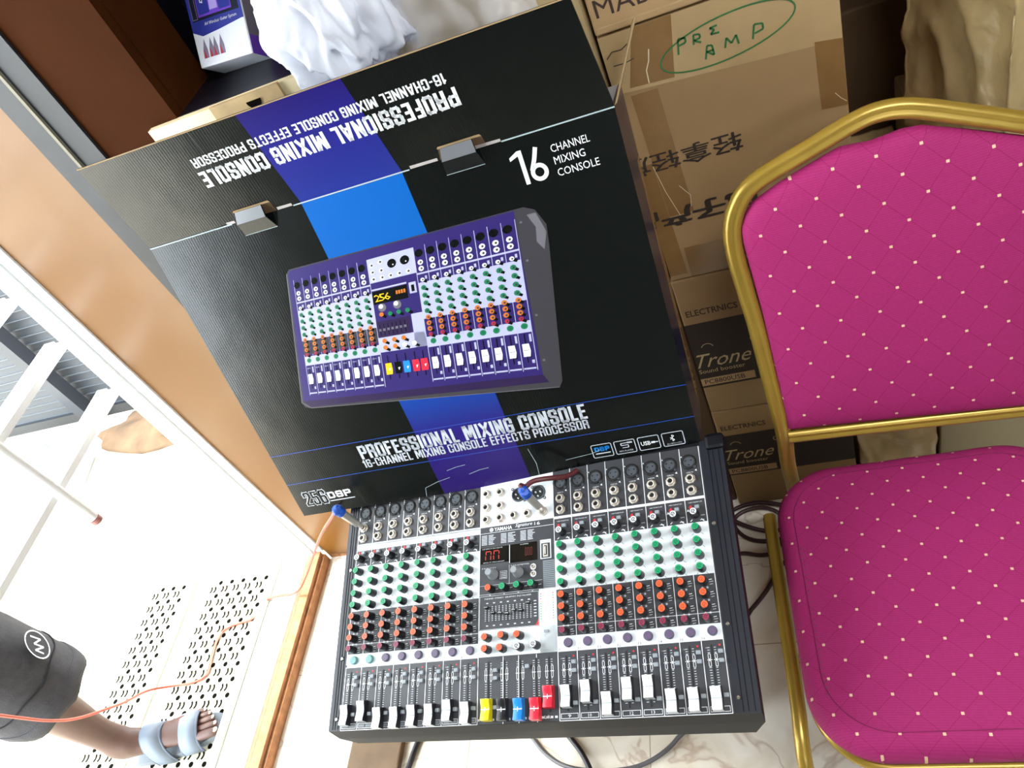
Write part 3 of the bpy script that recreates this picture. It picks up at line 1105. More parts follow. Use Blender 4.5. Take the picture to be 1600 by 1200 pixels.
# a: plug at the left end with the orange cord
jk_a = mpt(.0327, .3252, .0075)
end_a = mpt(.012, .345, .062)
t = thing('jack_plug', 'jack plug with blue boot and long orange cord in the first console channel at left', 'audio cable', jk_a)
I = Matrix.Translation(-jk_a)
b = MB(I)
d = end_a - jk_a
lathe_along(b, jk_a, jk_a + d * .18, [(.0035, 0), (.0035, 1)], M['nickel'])
lathe_along(b, jk_a + d * .15, jk_a + d * .75, [(.0050, 0), (.0062, .06), (.0066, .5), (.0072, .95), (.0070, 1)], M['plugmetal'])
b.build('plug_body', t)
b = MB(I)
lathe_along(b, jk_a + d * .72, jk_a + d * 1.0, [(.0072, 0), (.0092, .12), (.0084, .6), (.0066, 1)], M['bluetape'], 10)
for q in range(5):
    a0 = jk_a + d * (.80 + .03 * q)
    lathe_along(b, a0, a0 + d * .1 + Vector((.004 * math.cos(q * 2), .005 * math.sin(q * 2.4), .002)), [(.0075, 0), (.0089, .5), (.006, 1)], M['bluetape'], 7)
b.build('blue_boot', t)['label'] = 'torn blue boot'
b = MB(I)
cordp = [tuple(jk_a + d * .98), (-.832, .735, .600), (-.931, .77, .5), (-1.103, .855, .3), (-1.233, .904, .15), (-1.325, .90, .056), (-1.40, .905, .053), (-1.455, .905, .03), (-1.529, .896, -.045), (-1.636, .879, -.045), (-1.653, .838, -.045), (-1.647, .782, -.045), (-1.638, .736, -.045), (-1.679, .719, -.045), (-1.745, .712, -.04), (-1.77, .68, .02), (-1.69, .60, .14), (-1.62, .543, .246), (-1.58, .486, .341), (-1.55, .451, .429), (-1.53, .43, .509), (-1.52, .418, .556), (-1.5, .395, .644), (-1.5, .36, .75)]
b.tube(cordp, .0032, M['cord'], 8, smooth_path=2)
b.tube([(p[0] + .003, p[1] + .002, p[2] + (.004 if 0 < i_ < 5 else 0)) for i_, p in enumerate(cordp[:14])], .0022, mat('pale_flex', '#b8705c', .5), 8, smooth_path=2)
b.build('cord', t)['label'] = 'thin orange cord'
# b: plug in the middle with the maroon cable
jk_b = mpt(.370, .3080, .0075)
end_b = mpt(.354, .3305, .052)
t = thing('jack_plug', 'steel jack plug with blue boot and maroon cable in the white output block', 'audio cable', jk_b)
I = Matrix.Translation(-jk_b)
d = end_b - jk_b
b = MB(I)
lathe_along(b, jk_b, jk_b + d * .16, [(.0072, 0), (.0072, .9), (.005, 1)], M['nickel'], 6)
lathe_along(b, jk_b + d * .1, jk_b + d * .72, [(.0050, 0), (.0062, .06), (.0066, .5), (.0072, .95), (.0070, 1)], M['plugmetal'])
b.build('plug_body', t)
b = MB(I)
lathe_along(b, jk_b + d * .66, jk_b + d * 1.0, [(.0072, 0), (.0090, .12), (.0082, .6), (.0064, 1)], M['bluetape'], 10)
for q in range(4):
    a0 = jk_b + d * (.74 + .04 * q)
    lathe_along(b, a0, a0 + d * .12 + Vector((.005 * math.cos(q * 2 + 2), .005 * math.sin(q * 2.4), .002)), [(.007, 0), (.0087, .5), (.006, 1)], M['bluetape'], 7)
b.build('blue_boot', t)['label'] = 'torn blue boot'
b = MB(I)
b.tube([tuple(end_b - d * .05), tuple(end_b + d * .12 + Vector((.001, .004, 0))), (-.411, .682, .676), (-.399, .690, .680), (-.381, .694, .676), (-.366, .699, .668), (-.350, .706, .656), (-.335, .722, .648)], .0042, M['maroon'], 9, smooth_path=2)
b.build('cable', t)['label'] = 'maroon cable'

# carton carrying the console (under it)
b = MB()
b.bbox((-.70, .565, 0), (-.20, .98, .480), M['board2'], .004)
tag(b.build('storage_carton'), 'plain brown carton standing on the floor underneath the mixing console', 'carton')

# ------------------------------------------------------------------ black carton of the console
K = .719 / .71
cO = Vector((0, 0, 1.6)) + (Vector((-.84546, .70514, .65801)) - Vector((0, 0, 1.6))) * K
cQ = ((0.9996, 0.00803, 0.02711), (0.02353, 0.29547, -0.95506), (-0.01568, 0.95532, 0.29517))
CM = Matrix(((cQ[0][0], cQ[0][1], cQ[0][2], cO.x), (cQ[1][0], cQ[1][1], cQ[1][2], cO.y), (cQ[2][0], cQ[2][1], cQ[2][2], cO.z), (0, 0, 0, 1)))
CI = CM.inverted()
CW, CH, CT = .719, .5308, .150
carton = thing('console_carton', 'large glossy black console carton with open lid leaning behind the mixing console', 'carton', CM)
M['stripe'] = gradient_mat('blue_to_indigo_print', [(0, '#24125a'), (.22, '#25186e'), (.36, '#123f96'), (.62, '#0d57a8'), (1, '#0a5cb0')], 1, 0, CH)
M['stripe2'] = gradient_mat('indigo_flap_print', [(0, '#1d2c86'), (.5, '#20217e'), (1, '#1c1062')], 1, 0, .145)
M['cpurple'] = mat('purple_picture_panel', '#2e2166', .3)
M['cpurple2'] = mat('dark_purple_picture_front', '#2a1a44', .3)
M['cgrey'] = mat('grey_picture_side', '#3c3a40', .3)
M['cgrey2'] = mat('light_grey_picture_edge', '#6c6a72', .3)
M['picwhite'] = mat('picture_pale_violet', '#b4b6d6', .3)
M['picgreen'] = mat('picture_green', '#1c7a52', .3)
M['picorange'] = mat('picture_orange', '#c8702a', .3)
M['picred'] = mat('picture_red', '#b02a40', .3)
M['picyel'] = mat('picture_yellow_digits', '#f0c020', .3)
s_ = K
b = MB()
# front sheet with a little thickness and the printing
b.box((0, 0, -.004), (CW, CH, 0), M['cblack'])
e1, e2, e3, e4, e5 = .0003, .0005, .0007, .0009, .0011
b.poly([(.278 * s_, 0), (.434 * s_, 0), (.421 * s_, CH), (.264 * s_, CH)], M['stripe'], e1)
b.line([(0, .133 * s_), (CW, .122 * s_)], .0011, M['blue_line'], e2)
b.line([(0, .071 * s_), (CW, .066 * s_)], .0011, M['blue_line'], e2)
b.block('PROFESSIONAL MIXING CONSOLE', .164 * s_, .0955 * s_, .557 * s_, .1225 * s_, M['silver_ink'], e3)
b.block('16-CHANNEL MIXING CONSOLE EFFECTS PROCESSOR', .161 * s_, .078 * s_, .554 * s_, .094 * s_, M['silver_ink'], e3, wt=.3)
b.block('256', .018 * s_, .019 * s_, .065 * s_, .051 * s_, M['silver_ink'], e3, wt=.46, gap=.08)
b.block('256', .0196 * s_, .0205 * s_, .0634 * s_, .0495 * s_, M['cblack'], e4, wt=.30, gap=.18)
b.block('DSP', .067 * s_, .0285 * s_, .113 * s_, .0425 * s_, M['white_ink'], e3, wt=.27)
b.rect(.067 * s_, .0225 * s_, .116 * s_, .0245 * s_, M['silver_ink'], e3)
b.line([(.580 * s_, .462 * s_), (.580 * s_, .5065 * s_)], .0058, M['white_ink'], e3)
b.poly([(.577 * s_, .5065 * s_), (.5655 * s_, .5005 * s_), (.5655 * s_, .496 * s_), (.579 * s_, .501 * s_)], M['white_ink'], e3)
b.ring(.5985 * s_, .4735 * s_, .0062, .0118, M['white_ink'], e3, 28)
b.line([(.5895 * s_, .4775 * s_), (.5965 * s_, .491 * s_), (.602 * s_, .505 * s_)], .0056, M['white_ink'], e3)
for s, y, x1 in (('CHANNEL', .4925, .671), ('MIXING', .477, .661), ('CONSOLE', .4612, .6755)):
    b.text(s, .6205 * s_, y * s_, x1 * s_, (y + .0098) * s_, M['white_ink'], e3)
for k, x in enumerate((.545, .5815, .6185, .6555)):
    x *= s_
    b.rring(x, .0205 * s_, x + .033 * s_, .0455 * s_, .003, .0012, M['silver_ink'], e3)
    if k == 0:
        b.block('DSP', x + .005, .0325, x + .029, .041, M['blue'], e3)
        b.rect(x + .005, .0275, x + .029, .0295, M['silver_ink'], e3)
    if k == 1:
        b.line([(x + .024, .0405), (x + .011, .0405), (x + .011, .0365), (x + .022, .0365), (x + .022, .032), (x + .012, .032)], .0013, M['silver_ink'], e3)
        b.rect(x + .021, .039, x + .029, .042, M['silver_ink'], e3)
        b.text('MP3 PLAYER', x + .006, .0245, x + .028, .0275, M['silver_ink'], e3, res=1)
    if k == 2:
        b.text('USB', x + .004, .0295, x + .019, .037, M['white_ink'], e3, bold=.02)
        b.rect(x + .020, .0315, x + .026, .035, M['white_ink'], e3)
        b.rect(x + .026, .0322, x + .031, .0343, M['silver_ink'], e3)
    if k == 3:
        b.line([(x + .0125, .0365), (x + .0185, .0315), (x + .0155, .0295), (x + .0155, .0405), (x + .0185, .0385), (x + .0125, .0325)], .0011, M['white_ink'], e3)
        b.text('BLUETOOTH', x + .006, .0235, x + .028, .0262, M['silver_ink'], e3, res=1)
# picture of the console, printed in perspective: homography from console panel to carton face
src = [(.0225, .0), (.6243, .0), (.6243, .366), (.0225, .366)]
dst = [(.131, .2325), (.507, .194), (.5465, .4225), (.198, .4215)]


def homography(a, c):
    A, B = [], []
    for (x, y), (X, Y) in zip(a, c):
        A.append([x, y, 1, 0, 0, 0, -X * x, -X * y]); B.append(X)
        A.append([0, 0, 0, x, y, 1, -Y * x, -Y * y]); B.append(Y)
    n_ = 8
    for i in range(n_):
        p_ = max(range(i, n_), key=lambda r: abs(A[r][i]))
        A[i], A[p_], B[i], B[p_] = A[p_], A[i], B[p_], B[i]
        for r in range(n_):
            if r != i:
                q_ = A[r][i] / A[i][i]
                A[r] = [a_ - q_ * b_ for a_, b_ in zip(A[r], A[i])]
                B[r] -= q_ * B[i]
    return [B[i] / A[i][i] for i in range(n_)]


HG = homography(src, dst)


def pic(u, v):
    d_ = HG[6] * u + HG[7] * v + 1
    return ((HG[0] * u + HG[1] * v + HG[2]) / d_ * s_, (HG[3] * u + HG[4] * v + HG[5]) / d_ * s_)


def ppoly(pts, m, z):
    b.poly([pic(*p) for p in pts], m, z)


def prect(x0, y0, x1, y1, m, z):
    ppoly([(x0, y0), (x1, y0), (x1, y1), (x0, y1)], m, z)


def pdisc(u, v, r, m, z, n_=10):
    ppoly([(u + r * math.cos(2 * PI * i / n_), v + r * math.sin(2 * PI * i / n_)) for i in range(n_)], m, z)


out = [(.192, .433), (.110, .222), (.112, .213), (.122, .209), (.530, .158), (.537, .168), (.581, .376), (.586, .405), (.577, .428), (.563, .435), (.199, .4385)]
b.poly([(x * s_, y * s_) for x, y in out], M['cgrey'], e1 + .0001)
b.poly([(x * s_, y * s_) for x, y in ((.1945, .4325), (.114, .224), (.5115, .1845), (.549, .4335), (.200, .4365))], M['cpurple'], e2)
b.poly([(x * s_, y * s_) for x, y in ((.114, .224), (.122, .2115), (.5175, .170), (.5115, .1845))], M['cpurple2'], e2)
b.poly([(x * s_, y * s_) for x, y in ((.564, .424), (.577, .424), (.583, .395), (.573, .372), (.566, .385), (.571, .405))], M['cgrey2'], e2)
b.line([(x * s_, y * s_) for x, y in ((.192, .433), (.110, .222), (.122, .2095))], .0012, M['cgrey2'], e2)
b.line([(x * s_, y * s_) for x, y in ((.122, .2095), (.530, .1585))], .0010, M['cgrey2'], e3)
for X in (XL, XR):
    prect(X[0], .170, X[-1], .268, M['picwhite'], e3)
    prect(X[0], .093, X[-1], .121, M['picwhite'], e3)
    prect(X[0], .290, X[-1], .2945, M['picwhite'], e3)
    for x in X:
        prect(x - .0007, 0, x + .0007, .366, M['picwhite'], e3 + .0001)
prect(.2595, .297, .387, .366, M['picwhite'], e3)
prect(.2595, .098, .387, .14, M['picwhite'], e3)
prect(.357, .098, .387, .19, M['picwhite'], e3)
prect(.2605, .235, .357, .272, M['cblack'], e3)
prect(.3625, .245, .381, .275, M['picwhite'], e3)
prect(.368, .250, .376, .268, M['cblack'], e4)
for q, ch in enumerate('256'):
    x0_, y0_ = pic(.268 + .014 * q, .243)
    x1_, y1_ = pic(.279 + .014 * q, .2625)
    b.text(ch, x0_ - .001, y0_ - .0005, x1_, y1_, M['picyel'], e4, shear=.1, res=1)
for q in range(4):
    prect(.326 + .007 * q, .252, .331 + .007 * q, .262, M['picorange'], e4)
prect(.2605, .138, .352, .186, M['cpurple2'], e3)
for q in range(7):
    prect(.268 + .0115 * q, .145, .2695 + .0115 * q, .178, M['cblack'], e4)
    prect(.2655 + .0115 * q, .158, .272 + .0115 * q, .165, M['cgrey2'], e5)
prect(.2605, .2745, .357, .279, M['picwhite'], e3)
for i, u in enumerate(U16):
    pdisc(u - .001, .347, .0105, M['cblack'], e4)
    for v in (.322, .305):
        pdisc(u, v, .0072, M['white_ink'], e4, 8)
        pdisc(u + .001, v, .003, M['cgrey'], e5, 6)
    def kn(v, c, c2=None, r=.0068):
        ppoly([(u - .002, v + .0045), (u + .011, v - .006), (u + .008, v - .011), (u - .005, v - .004)], M['cblack'], e4)
        pdisc(u - .001, v, r, c, e5, 8)
        pdisc(u, v - .0005, r * .42, M['cgrey'], e5 + .0001, 6)
    kn(.275, M['white_ink'], r=.0055)
    prect(u + .006, .275, u + .011, .284, M['picwhite'], e4)
    for v in (.2535, .233, .212, .191):
        kn(v, M['picgreen'])
    prect(u - .012, .128, u + .015, .171, M['cgrey'], e3 + .00015) if i < 8 else None
    for v in (.1735, .158, .1425):
        kn(v, M['picorange'], r=.0064)
    kn(.1275, M['picred'], r=.0055)
    pdisc(u + .003, .1085, .0075, M['picgreen'], e4, 10)
    pdisc(u + .003, .1085, .004, M['kgreen2'], e5, 8)
    prect(u - .001, .02, u + .001, .09, M['cblack'], e4)
    prect(u + .009, .070, u + .0135, .088, M['picwhite'], e4)
    prect(u + .008, .018, u + .0135, .026, M['picwhite'], e4)
    vv = .052
    ppoly([(u - .0075, vv - .017), (u + .0065, vv - .017), (u + .0085, vv - .004), (u + .0065, vv + .014), (u - .0075, vv + .014)], M['white_ink'], e5)
    ppoly([(u + .004, vv - .021), (u + .0085, vv - .019), (u + .0085, vv - .004), (u + .0065, vv - .017)], M['cblack'], e5 - .0001)
    prect(u - .006, vv - .002, u + .006, vv - .001, M['cgrey2'], e5 + .0001)
    prect(u - .011, .004, u + .014, .008, M['picwhite'], e4)
    if i < 8:
        for v in (.085, .0825):
            prect(u - .008, v, u + .004, v + .0008, M['picwhite'], e4)
for u, c in ((.2768, M['picyel']), (.3025, M['cblack']), (.326, M['blue']), (.3505, M['red']), (.3725, M['red'])):
    prect(u - .001, .02, u + .001, .088, M['cblack'], e4)
    ppoly([(u - .0085, .034), (u + .0085, .034), (u + .0105, .047), (u + .0085, .066), (u - .0085, .066)], c, e5)
    ppoly([(u - .006, .0495), (u + .006, .0515), (u + .002, .043), (u, .0505)], M['white_ink'], e5 + .0001)
for u, v, c in ((.2785, .205, M['picorange']), (.3025, .203, M['picgreen']), (.326, .203, M['picgreen']), (.35, .203, M['picgreen']), (.276, .13, M['picorange']), (.303, .13, M['picorange']), (.329, .13, M['picorange']), (.276, .111, M['picorange']), (.303, .111, M['picorange']), (.329, .111, M['white_ink']), (.355, .111, M['white_ink'])):
    ppoly([(u - .002, v + .0045), (u + .014, v - .007), (u + .011, v - .013), (u - .005, v - .004)], M['cblack'], e4)
    pdisc(u, v, .0065, c, e5, 8)
for u in (.283, .325):
    pdisc(u, .2235, .0115, M['cgrey2'], e4, 12)
    pdisc(u - .003, .2275, .0065, M['white_ink'], e5, 10)
for u, v in [(.2705, .347), (.2955, .351), (.2705, .327), (.2955, .327), (.2705, .307), (.2955, .307), (.319, .307), (.343, .307), (.367, .307)]:
    pdisc(u, v, .0062, M['white_ink'], e4, 8)
    pdisc(u + .001, v, .0035, M['cgrey'], e5, 6)
for u in (.3265, .3615):
    pdisc(u, .339, .0125, M['cblack'], e4, 12)
    pdisc(u + .003, .335, .002, M['white_ink'], e5, 6)
for u, v in ((.636, .355), (.637, .262), (.638, .13), (.639, .022)):
    pdisc(u, v, .003, M['cgrey2'], e4, 8)
# worn creases
for pts in ([(.245, .0), (.25, .018), (.275, .026), (.300, .031)], [(.335, .031), (.355, .036), (.372, .0375)], [(.30, .045), (.318, .049), (.335, .0505)], [(.50, .027), (.545, .031), (.56, .036)], [(.4495, .004), (.452, .03), (.447, .06)], [(.0, .53), (.03, .529), (.09, .5295)]):
    b.line([(x * s_, y * s_) for x, y in pts], .0008, M['scuff'], e5)
for x0_, x1_ in ((0, .15), (.255, .438), (.57, .719)):
    b.rect(x0_, CH - .0012, x1_, CH + .0006, M['scuff'], e5)
b.build('front_panel', carton)
# other sides of the box
b = MB()
b.box((0, 0, -CT), (CW, .004, -.004), M['cside'])
b.build('bottom_panel', carton)
b = MB()
b.box((CW - .004, .004, -CT), (CW, CH, -.004), M['cside'])
b.build('side_panel', carton)
b = MB()
b.box((0, .004, -CT), (.004, CH, -.004), M['cside'])
b.build('side_panel', carton)
b = MB()
b.box((.004, .004, -CT), (CW - .004, CH, -CT + .004), M['cin'])
b.build('back_panel', carton)
# tape over the right side edge
b = MB()
b.box((CW, .03, -.148), (CW + .0005, CH - .10, -.115), M['tape'])
b.build('side_tape', carton)
# lid flap, hinged at the front top edge, standing nearly upright
FO = Vector((0, 0, 1.6)) + (Vector((-.8410, .8600, 1.1588)) - Vector((0, 0, 1.6))) * K
fx = Vector((.99963, .0235, -.0157)).normalized()
a_ = math.radians(2)
fu = Vector((0, math.sin(a_), math.cos(a_)))
fu = (fu - fx * fu.dot(fx)).normalized()
fn = fx.cross(fu)
FMw = Matrix(((fx.x, fu.x, fn.x, FO.x), (fx.y, fu.y, fn.y, FO.y), (fx.z, fu.z, fn.z, FO.z), (0, 0, 0, 1)))
FL = CI @ FMw
b = MB()
F = lambda x, y: (x * s_, y * s_)
tl_, tr_, br_, bl_ = F(-.011, .141), F(.696, .137), F(.710, 0), F(0, 0)
v = [(p[0], p[1], z) for z in (-.004, 0) for p in (bl_, br_, tr_, tl_)]
b.add(v, [(3, 2, 1, 0), (4, 5, 6, 7), (0, 1, 5, 4), (1, 2, 6, 5), (2, 3, 7, 6), (3, 0, 4, 7)], M['cblack'])
b.poly([F(.264, 0), F(.421, 0), F(.405, .140), F(.251, .140)], M['stripe2'], e1)
b.block('PROFESSIONAL MIXING CONSOLE', .150 * s_, .0605 * s_, .534 * s_, .0845 * s_, M['white_ink'], e3, rot180=True)
b.block('16-CHANNEL MIXING CONSOLE EFFECTS PROCESSOR', .153 * s_, .091 * s_, .528 * s_, .1045 * s_, M['white_ink'], e3, rot180=True, wt=.3)
b.line([tl_, tr_], .0016, M['boardedge'], e2)
b.line([F(.176, .139), F(.179, .10), F(.172, .07)], .0010, M['cgrey'], e2)
for x0_, x1_ in ((.226, .250), (.528, .562), (.434, .474), (.140, .154)):
    b.poly([F(x0_, 0), F(x1_, 0), F(x1_, .004), F(x0_, .0045)], M['cin'], e2)
for x in (.158, .477):
    b.poly([F(x, 0), F(x + .066, 0), F(x + .064, .017), F(x + .004, .017)], M['boarddark'], e2)
    b.poly([F(x + .002, .015), F(x + .064, .015), F(x + .062, .018), F(x + .004, .018)], M['boardedge'], e3)
fl = b.build('lid_flap', carton)
fl.matrix_local = FL
# locking tabs standing out of the fold
M['tabsheen'] = mat('tab_reflection_grey', '#6a6d72', .15, coat=.6)  # paler grey stands in for the bright doorway reflected on the tab top
for k, x in enumerate((.160, .479)):
    x *= s_
    b = MB()
    y0_, y1_, y2_ = .503 * s_, .523 * s_, .539 * s_
    v = [(x, y0_, .001), (x + .055, y0_, .001), (x + .052, y1_, .014), (x + .004, y1_, .014), (x + .050, y2_, .009), (x + .006, y2_, .009)]
    v += [(p[0], p[1], p[2] - .003) for p in v]
    b.add(v, [(0, 1, 2, 3), (3, 2, 4, 5), (1, 0, 6, 7), (7, 8, 2, 1), (0, 3, 9, 6), (8, 10, 4, 2), (3, 5, 11, 9), (5, 4, 10, 11)], M['cblack'])
    b.m[-7] = b.mi(M['tabsheen'])
    b.line([(x, y0_), (x + .055, y0_)], .0008, M['scuff'], .0012)
    o = b.build('locking_tab', carton)
# right side flap seen edge-on, and its pale inside
b = MB(CI)
hp0, hp1 = CM @ Vector((CW, CH, -.006)), CM @ Vector((CW, CH, -.135))
tip = Vector((-.0895, .95, 1.211))
tip2 = Vector((-.0995, 1.02, 1.180))
nn = Vector((.0035, 0, .002))
b.add([tuple(p) for p in (hp0, hp1, tip2, tip, hp0 + nn, hp1 + nn, tip2 + nn, tip + nn)], [(0, 1, 2, 3), (7, 6, 5, 4), (0, 4, 5, 1), (1, 5, 6, 2), (2, 6, 7, 3), (3, 7, 4, 0)], M['boardedge'])
b.build('side_flap', carton)

# ------------------------------------------------------------------ shelf cabinet with things on it
t = thing('shelf_cabinet', 'dark brown wooden shelf cabinet with a cream edged shelf beside the orange pier', 'cabinet', (-.7, 1.2, 0))
I = Matrix.Translation((.7, -1.2, 0))
b = MB(I)
b.box((-.952, 1.04, 0), (-.793, 1.06, 2.3), M['brownwood'])
b.box((-.80, 1.06, 0), (-.79, 1.17, 2.3), M['brownwood'])
b.build('side_panel', t)
b = MB(I)
b.box((-.952, 1.06, 0), (-.45, 1.49, .02), M['brownwood'])
b.box((-.952, 1.46, .02), (-.45, 1.49, 2.3), M['deck'])
b.box((-.952, 1.17, .02), (-.94, 1.46, 2.3), M['deck'])
b.box((-.47, 1.06, .02), (-.45, 1.46, 1.20), M['deck'])
b.build('carcass', t)
b = MB(I)
b.box((-.845, 1.028, 1.222), (-.46, 1.041, 1.2595), M['cream'])
b.build('shelf_edge', t)
b = MB(I)
b.box((-.79, 1.041, 1.235), (-.46, 1.455, 1.26), M['deck'])
b.build('shelf_board', t)
b = MB(I)
b.box((-.722, 1.022, 1.220), (-.60, 1.028, 1.262), M['tan'])
b.build('label_holder', t)
b = MB(I)
b.add([(-.648 + .013 * math.cos(a), 1.0205, 1.252 + .013 * math.sin(a)) for a in [PI + PI * i / 10 for i in range(11)]], [tuple(range(11))], M['hole'])
b.build('finger_hole', t)
# leaning purple and white box
PM = Matrix(((.99675, .0739, -.0322, -.752), (-.0691, .5796, -.8119, 1.110), (-.0413, .8115, .5828, 1.292), (0, 0, 0, 1)))
pb = thing('product_box', 'white and purple boxed remote gadget leaning on the dark shelf', 'box', PM)
M['pb_grey'] = mat('grey_mauve_card', '#77738a', .4)
M['pb_white'] = mat('white_card', '#dfe3ee', .3)
M['pb_blue'] = mat('deep_blue_print', '#2b3590', .3)
M['pb_dark'] = mat('dark_window_print', '#1c2233', .25)
M['pb_teal'] = mat('teal_print', '#1f8aa0', .3)
M['pb_viol'] = mat('violet_card', '#6a3fc0', .35)
M['pb_lil'] = mat('lilac_print', '#a99be0', .3)
b = MB()
b.bbox((0, 0, -.055), (.098, .23, 0), M['pb_white'], .002)
b.rect(.001, .052, .097, .229, M['pb_blue'], e1)
b.poly([(.001, .052), (.018, .0435), (.05, .0465), (.097, .0525)], M['pb_blue'], e2)
b.rect(.006, .066, .092, .229, M['pb_dark'], e2)
b.rect(.018, .070, .080, .228, M['pb_viol'], e3)
for x in (.020, .058):
    b.poly([(x, .073), (x + .020, .073), (x + .021, .15), (x + .012, .19), (x - .001, .15)], M['pb_blue'], e4)
    b.poly([(x + .003, .118), (x + .016, .118), (x + .013, .15), (x + .005, .15)], M['pb_teal'], e5)
    b.poly([(x + .006, .090), (x + .011, .088), (x + .012, .110), (x + .007, .112)], M['white_ink'], e5)
    b.disc(x + .009, .092, .0015, M['pb_dark'], e5 + .0002, 8)
b.poly([(.041, .076), (.056, .076), (.056, .112), (.050, .128), (.044, .120)], M['pb_lil'], e5)
b.frame(.0065, .068, .016, .16, .0008, M['pb_grey'], e3)
b.frame(.082, .082, .091, .16, .0008, M['pb_grey'], e3)
b.text('A4 Wireless Guitar System', .026, .0555, .086, .0615, M['white_ink'], e5, res=1, shear=.2)
for x in (.0115, .023, .031, .0425):
    b.poly([(x, .012), (x + .0095, .012), (x + .0095, .024), (x + .006, .040), (x + .001, .024)], M['pb_grey'], e2)
    b.poly([(x + .001, .012), (x + .006, .012), (x + .003, .027)], M['picred'], e3)
b.build('front_printed_box', pb)
b = MB()
b.box((.098, .0, -.055), (.0985, .028, -.002), M['pb_viol'])
b.box((.098, .028, -.055), (.0984, .23, -.002), M['pb_grey'])
b.add([(.0987, .125, -.035), (.0987, .125, -.015), (.0987, .137, -.015), (.0987, .137, -.035)], [(0, 3, 2, 1)], M['pb_dark'])
b.build('side_sleeve', pb)
# dark box behind it that it leans on
b = MB()
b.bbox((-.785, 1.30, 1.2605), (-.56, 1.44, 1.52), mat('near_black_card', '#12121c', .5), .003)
tag(b.build('dark_box'), 'dark box in the shadow behind the purple product box on the shelf', 'box')


# crumpled white plastic bag
def plastic(name, alpha, c='#f0f2fa'):
    m = bpy.data.materials.new(name)
    m.use_nodes = True
    nt = m.node_tree
    bs = nt.nodes['Principled BSDF']
    bs.inputs['Base Color'].default_value = lin(c)
    bs.inputs['Roughness'].default_value = .28
    out_ = nt.nodes['Material Output']
    tl = nt.nodes.new('ShaderNodeBsdfTranslucent')
    tl.inputs['Color'].default_value = lin(c)
    tr = nt.nodes.new('ShaderNodeBsdfTransparent')
    m1 = nt.nodes.new('ShaderNodeMixShader')
    m1.inputs['Fac'].default_value = .35
    nt.links.new(bs.outputs[0], m1.inputs[1])
    nt.links.new(tl.outputs[0], m1.inputs[2])
    m2 = nt.nodes.new('ShaderNodeMixShader')
    m2.inputs['Fac'].default_value = alpha
    nt.links.new(tr.outputs[0], m2.inputs[1])
    nt.links.new(m1.outputs[0], m2.inputs[2])
    nt.links.new(m2.outputs[0], out_.inputs['Surface'])
    return m


def crumple(bm, amp, sc):
    for v in bm.verts:
        n_ = v.co.normalized()
        f_ = 1 - abs(noise.noise(v.co * sc)) * 2
        g_ = 1 - abs(noise.noise(v.co * sc * 2.3 + Vector((4, 1, 7)))) * 2
        v.co += n_ * amp * (f_ * .7 + g_ * .35)


t = thing('plastic_bag', 'crumpled white plastic bag on the shelf behind the carton lid', 'bag', (-.437, 1.1, 1.26))
bm = bmesh.new()
bmesh.ops.create_icosphere(bm, subdivisions=6, radius=1)
for v in bm.verts:
    q = Vector((v.co.x * 1.5 + v.co.z * .5, v.co.y * 1.5, v.co.z * .75))
    f_ = abs(noise.noise(q * 1.1)) + .5 * abs(noise.noise(q * 2.3 + Vector((3, 5, 1)))) + .22 * abs(noise.noise(q * 5 + Vector((1, 2, 8))))
    v.co += v.co.normalized() * (.34 - .75 * f_)
for v in bm.verts:
    v.co = Vector((v.co.x * .088 + v.co.z * .012, v.co.y * .052, v.co.z * .13 + .10))
b = MB(Matrix.Translation((-.015, -.105, -.015)))
b.bm(bm, plastic('white_polythene', .97))
b.build('bag_body', t)
bm = bmesh.new()
bmesh.ops.create_grid(bm, x_segments=70, y_segments=40, size=1)
for v in bm.verts:
    x, y = v.co.x, v.co.y
    px, pz = .075 + x * .16, .05 + y * .13 - .06 * x
    r_ = (1 - abs(noise.noise(Vector((px * 14 + pz * 9, pz * 5 - px * 8, 2)))) * 2)
    v.co = Vector((px, -.098 + .022 * r_ - .02 * x * x + .012 * noise.noise(Vector((px * 30, pz * 30, 5))), pz))
b = MB()
b.bm(bm, plastic('thin_clear_polythene', .5))
b.build('loose_top', t)['label'] = 'thin see-through part of the bag'

# ------------------------------------------------------------------ stack of brown cartons, front faces at y = 1.04
YS = 1.041


def carton_box(name, label, a, c, m, group=None, r=.004):
    t_ = thing(name, label, 'carton', ((a[0] + c[0]) / 2, (a[1] + c[1]) / 2, a[2]), group)
    I_ = Matrix.Translation((-(a[0] + c[0]) / 2, -(a[1] + c[1]) / 2, -a[2]))
    return t_, I_


def fface(I_, y=YS):
    """xy plane onto the front face y = const (x -> x, y -> z, z -> towards the viewer)"""
    return I_ @ Matrix(((1, 0, 0, 0), (0, 0, -1, y), (0, 1, 0, 0), (0, 0, 0, 1)))


